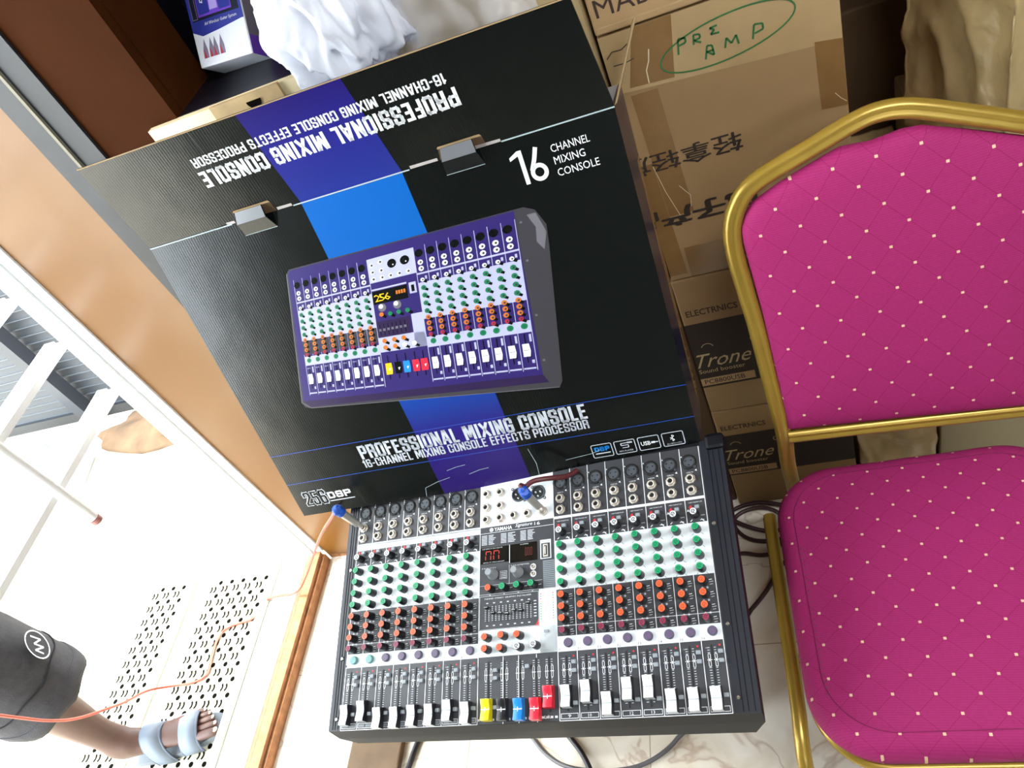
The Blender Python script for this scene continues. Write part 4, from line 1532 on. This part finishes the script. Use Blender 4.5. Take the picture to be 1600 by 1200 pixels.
GC = 'brown cartons stacked behind the chair'
for z0, z1, lab in ((0, .3495, 'brown amplifier carton with black label band, at the floor of the stack'), (.352, .716, 'brown amplifier carton with black label band, second up from the floor')):
    t, I = carton_box('amplifier_carton', lab, (-.155, YS, z0), (.108, 1.38, z1), M['board2'], GC)
    b = MB(I)
    b.bbox((-.155, YS, z0), (.108, 1.38, z1), M['board2'], .003)
    b.M = fface(I)
    q = z0 + (.0 if z0 < .1 else -.006)
    dz = .0 if z0 < .1 else .0
    zt, zb = (.267, .128) if z0 < .1 else (.608, .437)
    b.rect(-.155, zb - (.005 if z0 < .1 else .006), .108, zt, M['ink'], e2)
    b.text('SOUND ELECTRNICS', -.262 if False else -.1535, zt + .018, -.0485, zt + .034, M['ink'], e2) if False else None
    b.text('ELECTRNICS', -.146, zt + .019, -.055, zt + .034, M['inkbrown'], e2, bold=.02)
    b.text('Trone', -.153, zb + .052, -.05, zb + .089, M['board3'], e4, shear=.5)
    b.ring(-.125, zb + .105, .010, .0115, M['board3'], e4, 14, .2, 2.9)
    b.ring(-.040, zb + .108, .006, .0075, M['board3'], e4, 12, 1.6, 5.2)
    b.text('Sound booster', -.153, zb + .036, -.066, zb + .047, M['board3'], e4)
    b.rect(-.1548, zb, -.052, zb + .021, M['board'], e4)
    b.text('PC8800USB', -.148, zb + .004, -.071, zb + .017, M['inkbrown'], e5, bold=.01)
    b.build('box', t)
t, I = carton_box('preamp_carton', 'brown carton with green handwritten PRE AMP in an oval, upside down print', (-.152, YS, .718), (.151, 1.36, 1.164), M['board'], GC)
b = MB(I)
b.bbox((-.152, YS, .718), (.151, 1.36, 1.164), M['board2'], .003)
b.M = fface(I)
for q in range(3):
    b.text('轻拿轻放', -.176 + .0006 * q, .937 + .0004 * (q % 2), .004 + .0006 * q, .970 + .0004 * (q % 2), M['ink'], e4 + .00005 * q, rot180=True)
for q in range(6):
    b.text('电子产品', -.191 + .0011 * q, .8315 + .0014 * (q % 2), .006 + .0011 * q, .867 + .0014 * (q % 2), M['ink'], e4 + .00005 * q, rot180=True)
ell = []
for i in range(41):
    a = -.3 + 2 * PI * i / 40
    ex_, ey_ = .089 * math.cos(a), .030 * math.sin(a)
    ell.append((.009 + ex_, 1.110 + ey_ + .12 * ex_))
b.line(ell, .0022, M['green_ink'], e5)


def stroke(pts, ox, oy, sx, sy, wd=.0026):
    b.line([(ox + x * sx, oy + y * sy) for x, y in pts], wd, M['green_ink'], e5)


stroke([(0, -.5), (.25, 1), (.9, .95), (.9, .5), (.2, .35)], -.054, 1.114, .014, .014)
stroke([(0, 0), (.15, 1), (.8, .9), (.8, .5), (.1, .4), (.8, 0)], -.032, 1.114, .012, .013)
stroke([(.8, .9), (.1, .8), (.5, .5), (.1, .1), (.9, .05)], -.010, 1.119, .014, .012)
stroke([(0, -.2), (.35, 1), (.8, .9), (.85, 0), (.2, .45), (.9, .45)], -.021, 1.092, .014, .015)
stroke([(0, 0), (.2, 1), (.5, .3), (.9, 1), (1, 0)], .006, 1.096, .018, .013)
stroke([(0, 0), (.25, 1.1), (.9, 1), (.9, .55), (.2, .4)], .042, 1.096, .016, .017)
b.line([(-.147, 1.132), (-.138, 1.140), (-.125, 1.139), (-.112, 1.146)], .0014, M['ink'], e4)
b.line([(-.141, 1.120), (-.125, 1.1195), (-.112, 1.122)], .0014, M['ink'], e4)
b.build('box', t)
b = MB(fface(I))
b.poly([(-.1515, 1.078), (.150, 1.058), (.150, 1.163), (-.1515, 1.163)], M['tapeclear'], e1)
b.poly([(-.125, .852), (-.086, .852), (-.092, 1.07), (-.130, 1.07)], M['tape'], e1 + .0001)
b.poly([(-.1515, .73), (-.122, .73), (-.128, .955), (-.1515, .955)], M['tape'], e1 + .00015)
b.poly([(-.150, .74), (-.0, .74), (-.0, .782), (-.117, .786)], M['tape'], e1 + .0001) if False else b.rect(-.117, .721, -.02, .784, M['tape'], e1 + .0001)
b.poly([(.116, .965), (.150, .962), (.150, 1.060), (.116, 1.066)], M['tape'], e2)
b.poly([(.114, 1.066), (.150, 1.060), (.150, 1.162), (.114, 1.163)], M['tapeclear'], e3)
b.poly([(-.128, 1.082), (-.066, 1.078), (-.052, 1.163), (-.105, 1.163)], M['tape'], e2)
b.line([(-.101, 1.081), (-.100, 1.10), (-.094, 1.112), (-.090, 1.128)], .0014, M['crease'], e4)
b.line([(-.098, .905), (-.085, .883), (-.088, .862)], .0008, M['crease'], e4)
b.line([(-.128, .95), (-.12, .90), (-.108, .85)], .0008, M['crease'], e4)
b.line([(.135, .985), (.142, .975), (.149, .968)], .0008, M['crease'], e4)
b.build('packing_tape', t)
t, I = carton_box('labelled_carton', 'brown carton with MADE printed above the PRE AMP carton', (-.152, YS - .004, 1.167), (.151, 1.36, 1.55), M['board'], GC)
b = MB(I)
b.bbox((-.152, YS - .004, 1.167), (.151, 1.36, 1.55), M['board'], .003)
b.M = fface(I, YS - .004)
b.rect(-.148, 1.176, .15, 1.178, M['tan'], e1)
b.text('MADE', -.1435, 1.1905, -.045, 1.214, M['inkbrown'], e2)
b.build('box', t)
b = MB()
b.bbox((-.44, 1.055, 0), (-.158, 1.40, .95), M['boarddark'], .004)  # added filler; its dark colour stands in for the shadow beside the stack
tag(b.build('dark_carton'), 'dark brown filler carton standing in for the shadow between the black carton and the stack', 'carton')
b = MB()
b.bbox((-.44, 1.055, .953), (-.158, 1.40, 1.47), M['board3'], .004)
tag(b.build('tall_carton'), 'plain pale tan carton behind the white plastic bag', 'carton')

# wrapped cartons to the right, behind the chair
def wrapped(name, label, a, c, m, amp, group=GC, seed=0.0, turn=0.0):
    bm = bmesh.new()
    bmesh.ops.create_cube(bm, size=1)
    bmesh.ops.subdivide_edges(bm, edges=bm.edges[:], cuts=46, use_grid_fill=True)
    for v in bm.verts:
        q = Vector([a[i] + (v.co[i] + .5) * (c[i] - a[i]) for i in range(3)])
        f_ = (1 - abs(noise.noise(Vector((q.x * 24 + seed + q.z * 5, q.y * 12, q.z * 6)))) * 3.2) * amp
        g_ = noise.noise(q * 45 + Vector((seed, 3, 1))) * amp * .5
        n_ = Vector([v.co[i] if abs(v.co[i]) > .499 else 0 for i in range(3)]).normalized()
        v.co = q + n_ * (f_ + g_ - amp)
    b = MB(Matrix.Translation((a[0], a[1], 0)) @ Matrix.Rotation(turn, 4, 'Z') @ Matrix.Translation((-a[0], -a[1], 0)))
    b.bm(bm, m, True)
    return tag(b.build(name), label, 'carton', group)


wrapped('wrapped_carton', 'tape wrapped tan carton on the floor behind the chair seat', (.114, YS + .004, 0), (.268, 1.36, .70), M['tapewrap'], .006, seed=2)
o = MB()
o.bbox((.273, YS, 0), (.70, 1.36, .795), M['boardgrey'], .003)
tag(o.build('grey_carton'), 'plain greyish carton on the floor at the right behind the chair', 'carton', GC)
wrapped('wrapped_carton', 'crumpled tape wrapped carton at top right above the chair back', (.338, YS - .03, .797), (.78, 1.22, 1.30), M['tapewrap'], .0065, seed=9, turn=math.radians(24))
b = MB()
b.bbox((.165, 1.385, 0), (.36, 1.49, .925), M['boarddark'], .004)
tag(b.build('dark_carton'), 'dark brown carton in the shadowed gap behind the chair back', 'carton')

# ------------------------------------------------------------------ banquet chair
CC = Vector((.16, .58, 0))
chair = thing('banquet_chair', 'gold framed banquet chair with magenta dotted upholstery', 'chair', CC)
I = Matrix.Translation(-CC)
M['gold'] = mat('gold_lacquer', '#a08334', .3, .4, noise_amt=.06, noise_scale=30)


def fabric(name, ax, ox, oy, px, py, rot=0.0):
    """magenta weave with beige dots on a staggered lattice"""
    m = bpy.data.materials.new(name)
    m.use_nodes = True
    nt = m.node_tree
    N, Lk = nt.nodes, nt.links
    bs = N['Principled BSDF']
    bs.inputs['Roughness'].default_value = .75
    bs.inputs['Specular IOR Level'].default_value = .25
    tc = N.new('ShaderNodeTexCoord')
    sp = N.new('ShaderNodeSeparateXYZ')
    Lk.new(tc.outputs['Object'], sp.inputs[0])

    def mth(op, a_, b_=None, c_=None):
        n_ = N.new('ShaderNodeMath')
        n_.operation = op
        for i_, x_ in enumerate((a_, b_, c_)):
            if x_ is None:
                continue
            if isinstance(x_, (int, float)):
                n_.inputs[i_].default_value = x_
            else:
                Lk.new(x_, n_.inputs[i_])
        return n_.outputs[0]

    U = mth('ADD', sp.outputs[ax[0]], -ox)
    V = mth('ADD', sp.outputs[ax[1]], -oy)
    if rot:
        cr, sr = math.cos(rot), math.sin(rot)
        U2 = mth('ADD', mth('MULTIPLY', U, cr), mth('MULTIPLY', V, sr))
        V = mth('ADD', mth('MULTIPLY', V, cr), mth('MULTIPLY', U, -sr))
        U = U2
    u = mth('DIVIDE', U, px)
    v = mth('DIVIDE', V, py)

    def dots(du):
        fu_ = mth('ABSOLUTE', mth('SUBTRACT', mth('FRACT', mth('ADD', u, du + .5 + 50)), .5))
        fv_ = mth('ABSOLUTE', mth('SUBTRACT', mth('FRACT', mth('ADD', v, du + .5 + 50)), .5))
        return mth('MULTIPLY', mth('LESS_THAN', mth('MULTIPLY', fu_, px), .0019), mth('LESS_THAN', mth('MULTIPLY', fv_, py), .0018))

    D = mth('MAXIMUM', dots(0.0), dots(.5))
    # faint diamond lines
    s1 = mth('ABSOLUTE', mth('SUBTRACT', mth('FRACT', mth('ADD', mth('ADD', u, v), 50)), .5))
    s2 = mth('ABSOLUTE', mth('SUBTRACT', mth('FRACT', mth('ADD', mth('SUBTRACT', u, v), 50.0)), .5))
    dl = mth('MAXIMUM', mth('GREATER_THAN', s1, .485), mth('GREATER_THAN', s2, .485))
    wv = mth('FRACT', mth('MULTIPLY', V, 330))
    nz = N.new('ShaderNodeTexNoise')
    nz.inputs['Scale'].default_value = 260
    Lk.new(tc.outputs['Object'], nz.inputs['Vector'])
    rmp = N.new('ShaderNodeValToRGB')
    rmp.color_ramp.elements[0].color = lin('#8b1852')
    rmp.color_ramp.elements[1].color = lin('#a42a6e')
    Lk.new(mth('ADD', mth('MULTIPLY', wv, .45), mth('MULTIPLY', nz.outputs['Fac'], .5)), rmp.inputs['Fac'])
    mx = N.new('ShaderNodeMixRGB')
    mx.inputs['Color2'].default_value = lin('#7d0c44')
    Lk.new(mth('MULTIPLY', dl, .55), mx.inputs['Fac'])
    Lk.new(rmp.outputs[0], mx.inputs['Color1'])
    m2 = N.new('ShaderNodeMixRGB')
    m2.inputs['Color2'].default_value = lin('#d8b496')
    Lk.new(D, m2.inputs['Fac'])
    Lk.new(mx.outputs[0], m2.inputs['Color1'])
    Lk.new(m2.outputs[0], bs.inputs['Base Color'])
    bp = N.new('ShaderNodeBump')
    bp.inputs['Strength'].default_value = .25
    bp.inputs['Distance'].default_value = .0006
    Lk.new(wv, bp.inputs['Height'])
    Lk.new(bp.outputs['Normal'], bs.inputs['Normal'])
    return m


M['fab_seat'] = fabric('magenta_dotted_seat_fabric', (0, 1), .065 - CC.x, .657 - CC.y, .0515, .0480, -.04)
# seat cushion: rounded outline with a bulging side
b = MB(I)
X0, X1, Y0, Y1 = -.056, .378, .343, .806
N_ = 14


def outline(ins, z, r=.095):
    return [(x, y, z) for x, y in rrect(X0 + ins, Y0 + ins, X1 - ins, Y1 - ins, max(r - ins, .02), N_)]


def dense(r):
    o_ = []
    for i in range(len(r)):
        p, q = Vector(r[i]), Vector(r[(i + 1) % len(r)])
        n_ = max(1, int((q - p).length / .02))
        o_ += [tuple(p.lerp(q, k / n_)) for k in range(n_)]
    return o_


base_ring = dense(outline(0, 0))
cxs, cys = (X0 + X1) / 2, (Y0 + Y1) / 2
rings = []
for ins, z in ((.030, .398), (.012, .400), (.003, .409), (0, .422), (.001, .434), (.006, .446), (.015, .4535), (.024, .4565), (.030, .4568), (.045, .460), (.08, .465), (.14, .469)):
    ring_ = []
    for (x, y, _) in base_ring:
        fx_ = 1 - ins / ((X1 - X0) / 2)
        fy_ = 1 - ins / ((Y1 - Y0) / 2)
        ring_.append((cxs + (x - cxs) * fx_, cys + (y - cys) * fy_, z + (.0015 * noise.noise(Vector((x * 30, y * 30, z * 5))) if z > .405 else 0)))
    rings.append(ring_)
b.loft(rings, M['fab_seat'])
seat = b.build('seat', chair)
b = MB(I)   # stitched seam
seam = [(cxs + (x - cxs) * (1 - .027 / .217), cys + (y - cys) * (1 - .027 / .231), .4585) for x, y, _ in base_ring]
b.tube(seam, .0005, mat('dark_magenta_stitch', '#7f1650', .8), 6, closed=True)
M['frayed'] = mat('grey_fray', '#5a4048', .9)
for k in range(26):
    f_ = .42 + .0062 * k * 4
    y = .42 + .009 * k
    b.line([(X0 + .029, y), (X0 + .031 + random.uniform(0, .004), y + .004)], .0008, M['frayed'], .4605)
b.build('seam', seat)
b = MB(I)   # seat rim under the cushion
b.tube([(x, y, .392) for x, y, _ in [(cxs + (x - cxs) * .955, cys + (y - cys) * .985, 0) for x, y, _ in base_ring]], .009, M['gold'], 8, closed=True)
b.build('seat_frame', chair)

a14 = math.radians(14)
BU = Vector((0, math.sin(a14), math.cos(a14)))
BP = Vector((0, .775, .60))
BN = Vector((0, -math.cos(a14), math.sin(a14)))


def bk(x, t_, o_=0.0):
    return BP + Vector((x, 0, 0)) + BU * t_ + BN * o_


# grooved tube section of the frame: (out of the back plane, in the plane)
sect = []
for i in range(32):
    a = 2 * PI * i / 32
    r_ = .0118
    if abs(math.atan2(math.sin(a), math.cos(a))) < .3:
        r_ *= .62
    sect.append((r_ * math.cos(a) * .9, r_ * math.sin(a) * 1.05))
XM = .163
fr = [(-.0169, -.0099), (-.0216, .0974), (-.0237, .1822), (-.0299, .2673), (-.0326, .3041), (-.0318, .3400), (-.0239, .3685), (-.0048, .3967), (.0272, .412), (.0668, .4242), (.099, .4353), (.1278, .4451), (.1541, .4510), (.1831, .4485), (.2124, .4375), (.2472, .4213), (.3103, .392)]
fr += [(.340, .376), (.357, .355), (.361, .325), (.357, .28), (.352, .18), (.349, .09), (.347, -.01)]
b = MB(I)
low = [(.83, .345), (.815, .40), (.790, .50)]
b.tube([(-.0222, y, z) for y, z in low] + [bk(x, t_) for x, t_ in fr] + [(.349, y, z) for y, z in low[::-1]], .0118, M['gold'], sect=sect, upv=BN, smooth_path=2)
b.build('back_frame', chair)
b = MB(I)
b.tube([bk(-.012, -.013), bk(.1411, -.0202), bk(.3081, -.0297), bk(.342, -.031)], .0105, M['gold'], sect=[(p[0] * .9, p[1] * .95) for p in sect], upv=BN, smooth_path=1)
b.build('crossbar', chair)
# back cushion
M['fab_back'] = fabric('magenta_dotted_back_fabric', (0, 1), .1287, .3124, .0495, .0600, .04)
pad = [(-.0119, .0045), (-.0112, .0518), (-.0128, .1348), (-.0142, .2122), (-.018, .2853), (-.0205, .3300), (-.0190, .3500), (-.0100, .3660), (.0017, .3787), (.0362, .3947), (.0697, .4065), (.0950, .4150), (.1127, .4205), (.1303, .4195), (.1466, .4180), (.1624, .4195), (.1838, .4225), (.2045, .4205), (.2445, .4044), (.3102, .376), (.337, .357), (.345, .33), (.342, .27), (.337, .15), (.335, .05), (.334, -.018), (.3081, -.0182), (.1423, -.0058)]
pd = []
for i in range(len(pad)):
    p, q = Vector(pad[i]), Vector(pad[(i + 1) % len(pad)])
    n_ = max(1, int((q - p).length / .012))
    pd += [p.lerp(q, k / n_) for k in range(n_)]
pc = Vector((.155, .19))
bback = MB()
rings = []
for sc, hgt in ((.93, -.014), (.985, -.012), (1.0, -.002), (.992, .006), (.975, .012), (.94, .016), (.86, .0195), (.7, .022), (.4, .024), (.05, .0245)):
    rings.append([(pc.x + (p.x - pc.x) * sc, pc.y + (p.y - pc.y) * sc, hgt) for p in pd])
bback.loft(rings, M['fab_back'])
back = bback.build('backrest', chair)
back.matrix_local = I @ Matrix(((1, 0, 0, BP.x), (0, BU.y, BN.y, BP.y), (0, BU.z, BN.z, BP.z), (0, 0, 0, 1)))
# legs
for x, nm in ((-.022, 'leg'), (.350, 'leg')):   # rear legs carry on from the uprights
    b = MB(I)
    b.tube([(x, .830, .346), (x, .838, .30), (x, .86, .2), (x, .925, .0)], .0118, M['gold'], sect=sect, upv=(0, -1, 0), smooth_path=1)
    b.build(nm, chair)
for x in (-.071, .392):
    b = MB(I)
    b.tube([(x, .765, .375), (x, .60, .375), (x, .44, .373), (x - .004, .385, .362), (x - .004, .352, .335), (x - .002, .330, .26), (x, .30, .12), (x, .275, 0)], .0118, M['gold'], sect=[(p[0] * 1.05, p[1] * .95) for p in sect], upv=(-1 if x < 0 else 1, 0, .2), smooth_path=1)
    b.build('leg', chair)

# ------------------------------------------------------------------ cables on the floor
M['blackcable'] = mat('black_rubber_cable', '#1d1820', .4)
M['browncable'] = mat('dark_maroon_rubber_cable', '#3a2024', .4)
M['greycable'] = mat('grey_rubber_cable', '#5b5a5e', .4)


def cable(label, pts, r, m):
    b = MB()
    b.tube(pts, r, m, 9, smooth_path=3)
    return tag(b.build('cable'), label, 'cable')


cable('dark coiled cable on the floor in front of the carton stack', [(-.19, .86, .006), (-.185, .90, .006), (-.165, .913, .006), (-.118, .897, .006), (-.085, .905, .006), (-.072, .94, .007), (-.10, .925, .016), (-.143, .939, .010), (-.171, .972, .006), (-.173, 1.003, .006), (-.141, 1.022, .006), (-.098, 1.021, .010), (-.064, .996, .012), (-.058, .96, .006), (-.10, .955, .006), (-.16, .98, .016), (-.188, 1.012, .012), (-.15, 1.031, .012), (-.10, 1.031, .018), (-.04, 1.01, .012), (.02, .97, .006)], .0048, M['browncable'])
cable('maroon cable on the floor between the console and the chair leg', [(-.185, .72, .006), (-.165, .767, .006), (-.14, .791, .006), (-.108, .83, .006), (-.09, .87, .006), (-.03, .90, .006), (.06, .90, .006)], .0048, M['browncable'])
cable('black cable on the floor below the left half of the console', [(-.80, .66, .007), (-.885, .60, .007), (-.914, .519, .007), (-.923, .472, .007), (-.936, .434, .007), (-.96, .33, .007)], .0062, M['blackcable'])
cable('grey cable looping on the floor below the right half of the console', [(-.80, .60, .006), (-.69, .552, .006), (-.656, .548, .006), (-.632, .523, .006), (-.607, .495, .006), (-.564, .469, .006), (-.496, .456, .014), (-.423, .462, .006), (-.378, .478, .006), (-.341, .503, .006), (-.322, .525, .006), (-.28, .55, .006), (-.18, .553, .006)], .0045, M['greycable'])
cable('dark grey cable on the floor crossing the loop below the console', [(-.66, .556, .016), (-.60, .556, .016), (-.571, .548, .016), (-.552, .525, .006), (-.526, .497, .010), (-.506, .466, .017), (-.495, .436, .014), (-.49, .36, .006)], .0058, M['blackcable'])
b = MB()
b.bbox((-1.077, .40, 0), (-.944, 1.0, .018), mat('flat_brown', '#6b553c', .7, noise_amt=.2, noise_scale=15), .004)  # low flat brown box running along the floor
tag(b.build('brown_strip'), 'flat brown strip lying on the floor under the left end of the console', 'plank')
b = MB()
b.tube([(-.955 - .23, .86, .004), (-1.20, .875, .01), (-1.195, .895, .012), (-1.17, .90, .006), (-1.10, .90, .004)], .004, mat('bronze_wire', '#7a6544', .4, .6), 8, smooth_path=2)
tag(b.build('wire_hook'), 'small bent wire hook on the floor left of the console', 'hook')

# ------------------------------------------------------------------ person at the doorway: lower leg, shorts and sandal
person = thing('person', 'person in dark cargo shorts and grey strap sandals stepping up at the doorway', 'person', (-1.76, .55, -.05))
PI_ = Matrix.Translation((1.76, -.55, .05))
M['skin'] = mat('brown_skin', '#4d332a', .5, noise_amt=.08, noise_scale=25)
M['nail'] = mat('toe_nail', '#c99a86', .35)
M['shorts'] = mat('dark_grey_denim', '#29272a', .85, noise_amt=.25, noise_scale=60, bump=.3, bump_scale=300)
M['stitch'] = mat('shorts_stitching', '#232228', .9)
M['sandal'] = mat('grey_blue_strap', '#646d79', .55)
M['sandaledge'] = mat('dark_strap_edging', '#4a5260', .6)
M['sole'] = mat('grey_rubber_sole', '#62686e', .7)
ang = math.atan2(.085, .25)
fdir, fside = Vector((math.cos(ang), math.sin(ang), 0)), Vector((-math.sin(ang), math.cos(ang), 0))
heel = Vector((-1.785, .517, -.030))


def fp(a_, s__, z):
    """point in the foot frame: along from heel, sideways (+ = little toe side), height above sole top"""
    return heel + fdir * (a_ * 1.07) + fside * s__ + Vector((0, 0, z))


# skeleton grown with a Skin modifier
verts, edges, rad = [], [], []


def node(p, r, link=None):
    verts.append(tuple(PI_ @ Vector(p)))
    rad.append(r if isinstance(r, tuple) else (r, r))
    if link is not None:
        edges.append((link, len(verts) - 1))
    return len(verts) - 1


hip = node((-1.90, .55, .86), .085)
k1 = node((-1.82, .552, .66), .076, hip)
k2 = node((-1.745, .552, .47), .060, k1)
k3 = node((-1.757, .545, .34), .057, k2)
k4 = node((-1.768, .540, .24), .054, k3)
k5 = node((-1.762, .534, .12), .037, k4)
k6 = node(fp(.040, .0, .075), .036, k5)
hl = node(fp(.022, 0, .028), .030, k6)
m1 = node(fp(.10, .0, .046), (.034, .028), k6)
m2 = node(fp(.155, .0, .034), (.038, .024), m1)
m3 = node(fp(.195, .0, .022), (.042, .018), m2)
toes = [(-.030, .262, .0125), (-.010, .258, .0095), (.008, .250, .009), (.023, .240, .0085), (.037, .226, .0085)]
for s__, L_, r_ in toes:
    q1 = node(fp(.205 - abs(s__) * .3, s__ * .95, .018), r_ * 1.05, m3)
    q2 = node(fp(L_ - .016, s__ * 1.05, .019), r_, q1)
    q3 = node(fp(L_, s__ * 1.05, .012), r_ * .85, q2)
me = bpy.data.meshes.new('body')
me.from_pydata(verts, edges, [])
body = bpy.data.objects.new('body', me)
COL.objects.link(body)
body.parent = person
md = body.modifiers.new('skin', 'SKIN')
md.use_smooth_shade = True
for i, r_ in enumerate(rad):
    me.skin_vertices[0].data[i].radius = r_
me.skin_vertices[0].data[0].use_root = True
sd = body.modifiers.new('smooth', 'SUBSURF')
sd.levels = sd.render_levels = 2
me.materials.append(M['skin'])
b = MB(PI_)
for s__, L_, r_ in toes:
    c_ = fp(L_ - .002, s__ * 1.05, .012 + r_ * .95)
    b.disc(c_.x, c_.y, r_ * .55, M['nail'], c_.z + .0015, 10)
b.build('toe_nails', body)
# shorts leg
b = MB(PI_)
rings = []
for (cx_, cy_, cz_, rx_, ry_) in ((-1.752, .560, .318, .098, .100), (-1.755, .560, .312, .106, .110), (-1.757, .560, .325, .110, .114), (-1.762, .560, .345, .111, .115), (-1.765, .560, .352, .108, .112), (-1.775, .560, .40, .112, .116), (-1.80, .56, .50, .118, .120), (-1.84, .56, .64, .125, .124), (-1.88, .56, .78, .135, .13), (-1.91, .56, .92, .14, .135)):
    rings.append([(cx_ + rx_ * math.cos(2 * PI * i / 40) * (1 + .03 * noise.noise(Vector((i * .5, cz_ * 9, 0)))), cy_ + ry_ * math.sin(2 * PI * i / 40) * (1 + .03 * noise.noise(Vector((i * .5, cz_ * 9, 7)))), cz_ + .006 * math.sin(i * .9)) for i in range(40)])
b.loft(rings, M['shorts'], True, caps=False)
shorts = b.build('shorts', person)
b = MB(PI_)
for zz in (4, 5, 6):
    b.tube([(p[0] * 1.0 + (p[0] + 1.765) * .012, p[1] + (p[1] - .56) * .012, p[2] + (.004 * (zz - 5) if zz < 6 else 0)) for p in rings[zz if zz < 6 else 5]], .0018, M['stitch'], 6, closed=True)
b.build('hem_stitching', shorts)
# round white emblem on the outer side of the leg
b = MB(PI_ @ Matrix.Translation((-1.672, .610, .455)) @ Matrix.Rotation(math.radians(33), 4, 'Z') @ Matrix.Rotation(math.radians(90), 4, 'Y') @ Matrix.Rotation(math.radians(-60), 4, 'Z'))
b.disc(0, 0, .036, M['stitch'], .006, 24)
b.ring(0, 0, .034, .037, M['white_ink'], .0068, 24)
b.line([(-.022, -.012), (-.012, .016), (-.002, -.010), (.008, .016), (.014, -.014), (.024, .008)], .004, M['white_ink'], .0068)
b.build('emblem', shorts)
# sandal
b = MB(PI_)
so = []
for i in range(36):
    a = 2 * PI * i / 36
    al = .132 + .142 * math.cos(a)
    wd = (.040 + .010 * math.cos(a)) * math.sin(a)
    so.append((al, wd))
b.loft([[tuple(fp(al, wd, z)) for al, wd in so] for z in (-.020, -.016, -.006, 0)], M['sole'], False)
b.build('sandal_sole', person)
for a0, wd, half, hgt in ((.122, .046, .049, .094), (.196, .048, .054, .054)):
    b = MB(PI_)
    secs = [[], [], [], []]
    for i in range(19):
        f_ = PI * i / 18
        s__ = half * math.cos(f_)
        z = -.004 + hgt * (math.sin(f_) ** .75)
        lean = -.010 if a0 < .15 else -.004
        for q, aa in enumerate((a0 - wd / 2, a0 - wd / 2 + .004, a0 + wd / 2 - .004, a0 + wd / 2)):
            secs[q].append(tuple(fp(aa + lean * math.sin(f_) - (.012 * (1 - math.sin(f_))), s__, z + (-.004 if q in (0, 3) else 0) - (.010 if q > 1 else 0) * (1 if a0 > .15 else 2))))
    for q, m_ in ((0, M['sandaledge']), (1, M['sandal']), (2, M['sandaledge'])):
        n_ = 19
        b.add(secs[q] + secs[q + 1], [(i, i + 1, n_ + i + 1, n_ + i) for i in range(n_ - 1)], m_, True)
    o = b.build('sandal_strap', person)
    sm = o.modifiers.new('thick', 'SOLIDIFY')
    sm.thickness = .003

for nm in ('housing',):
    pass
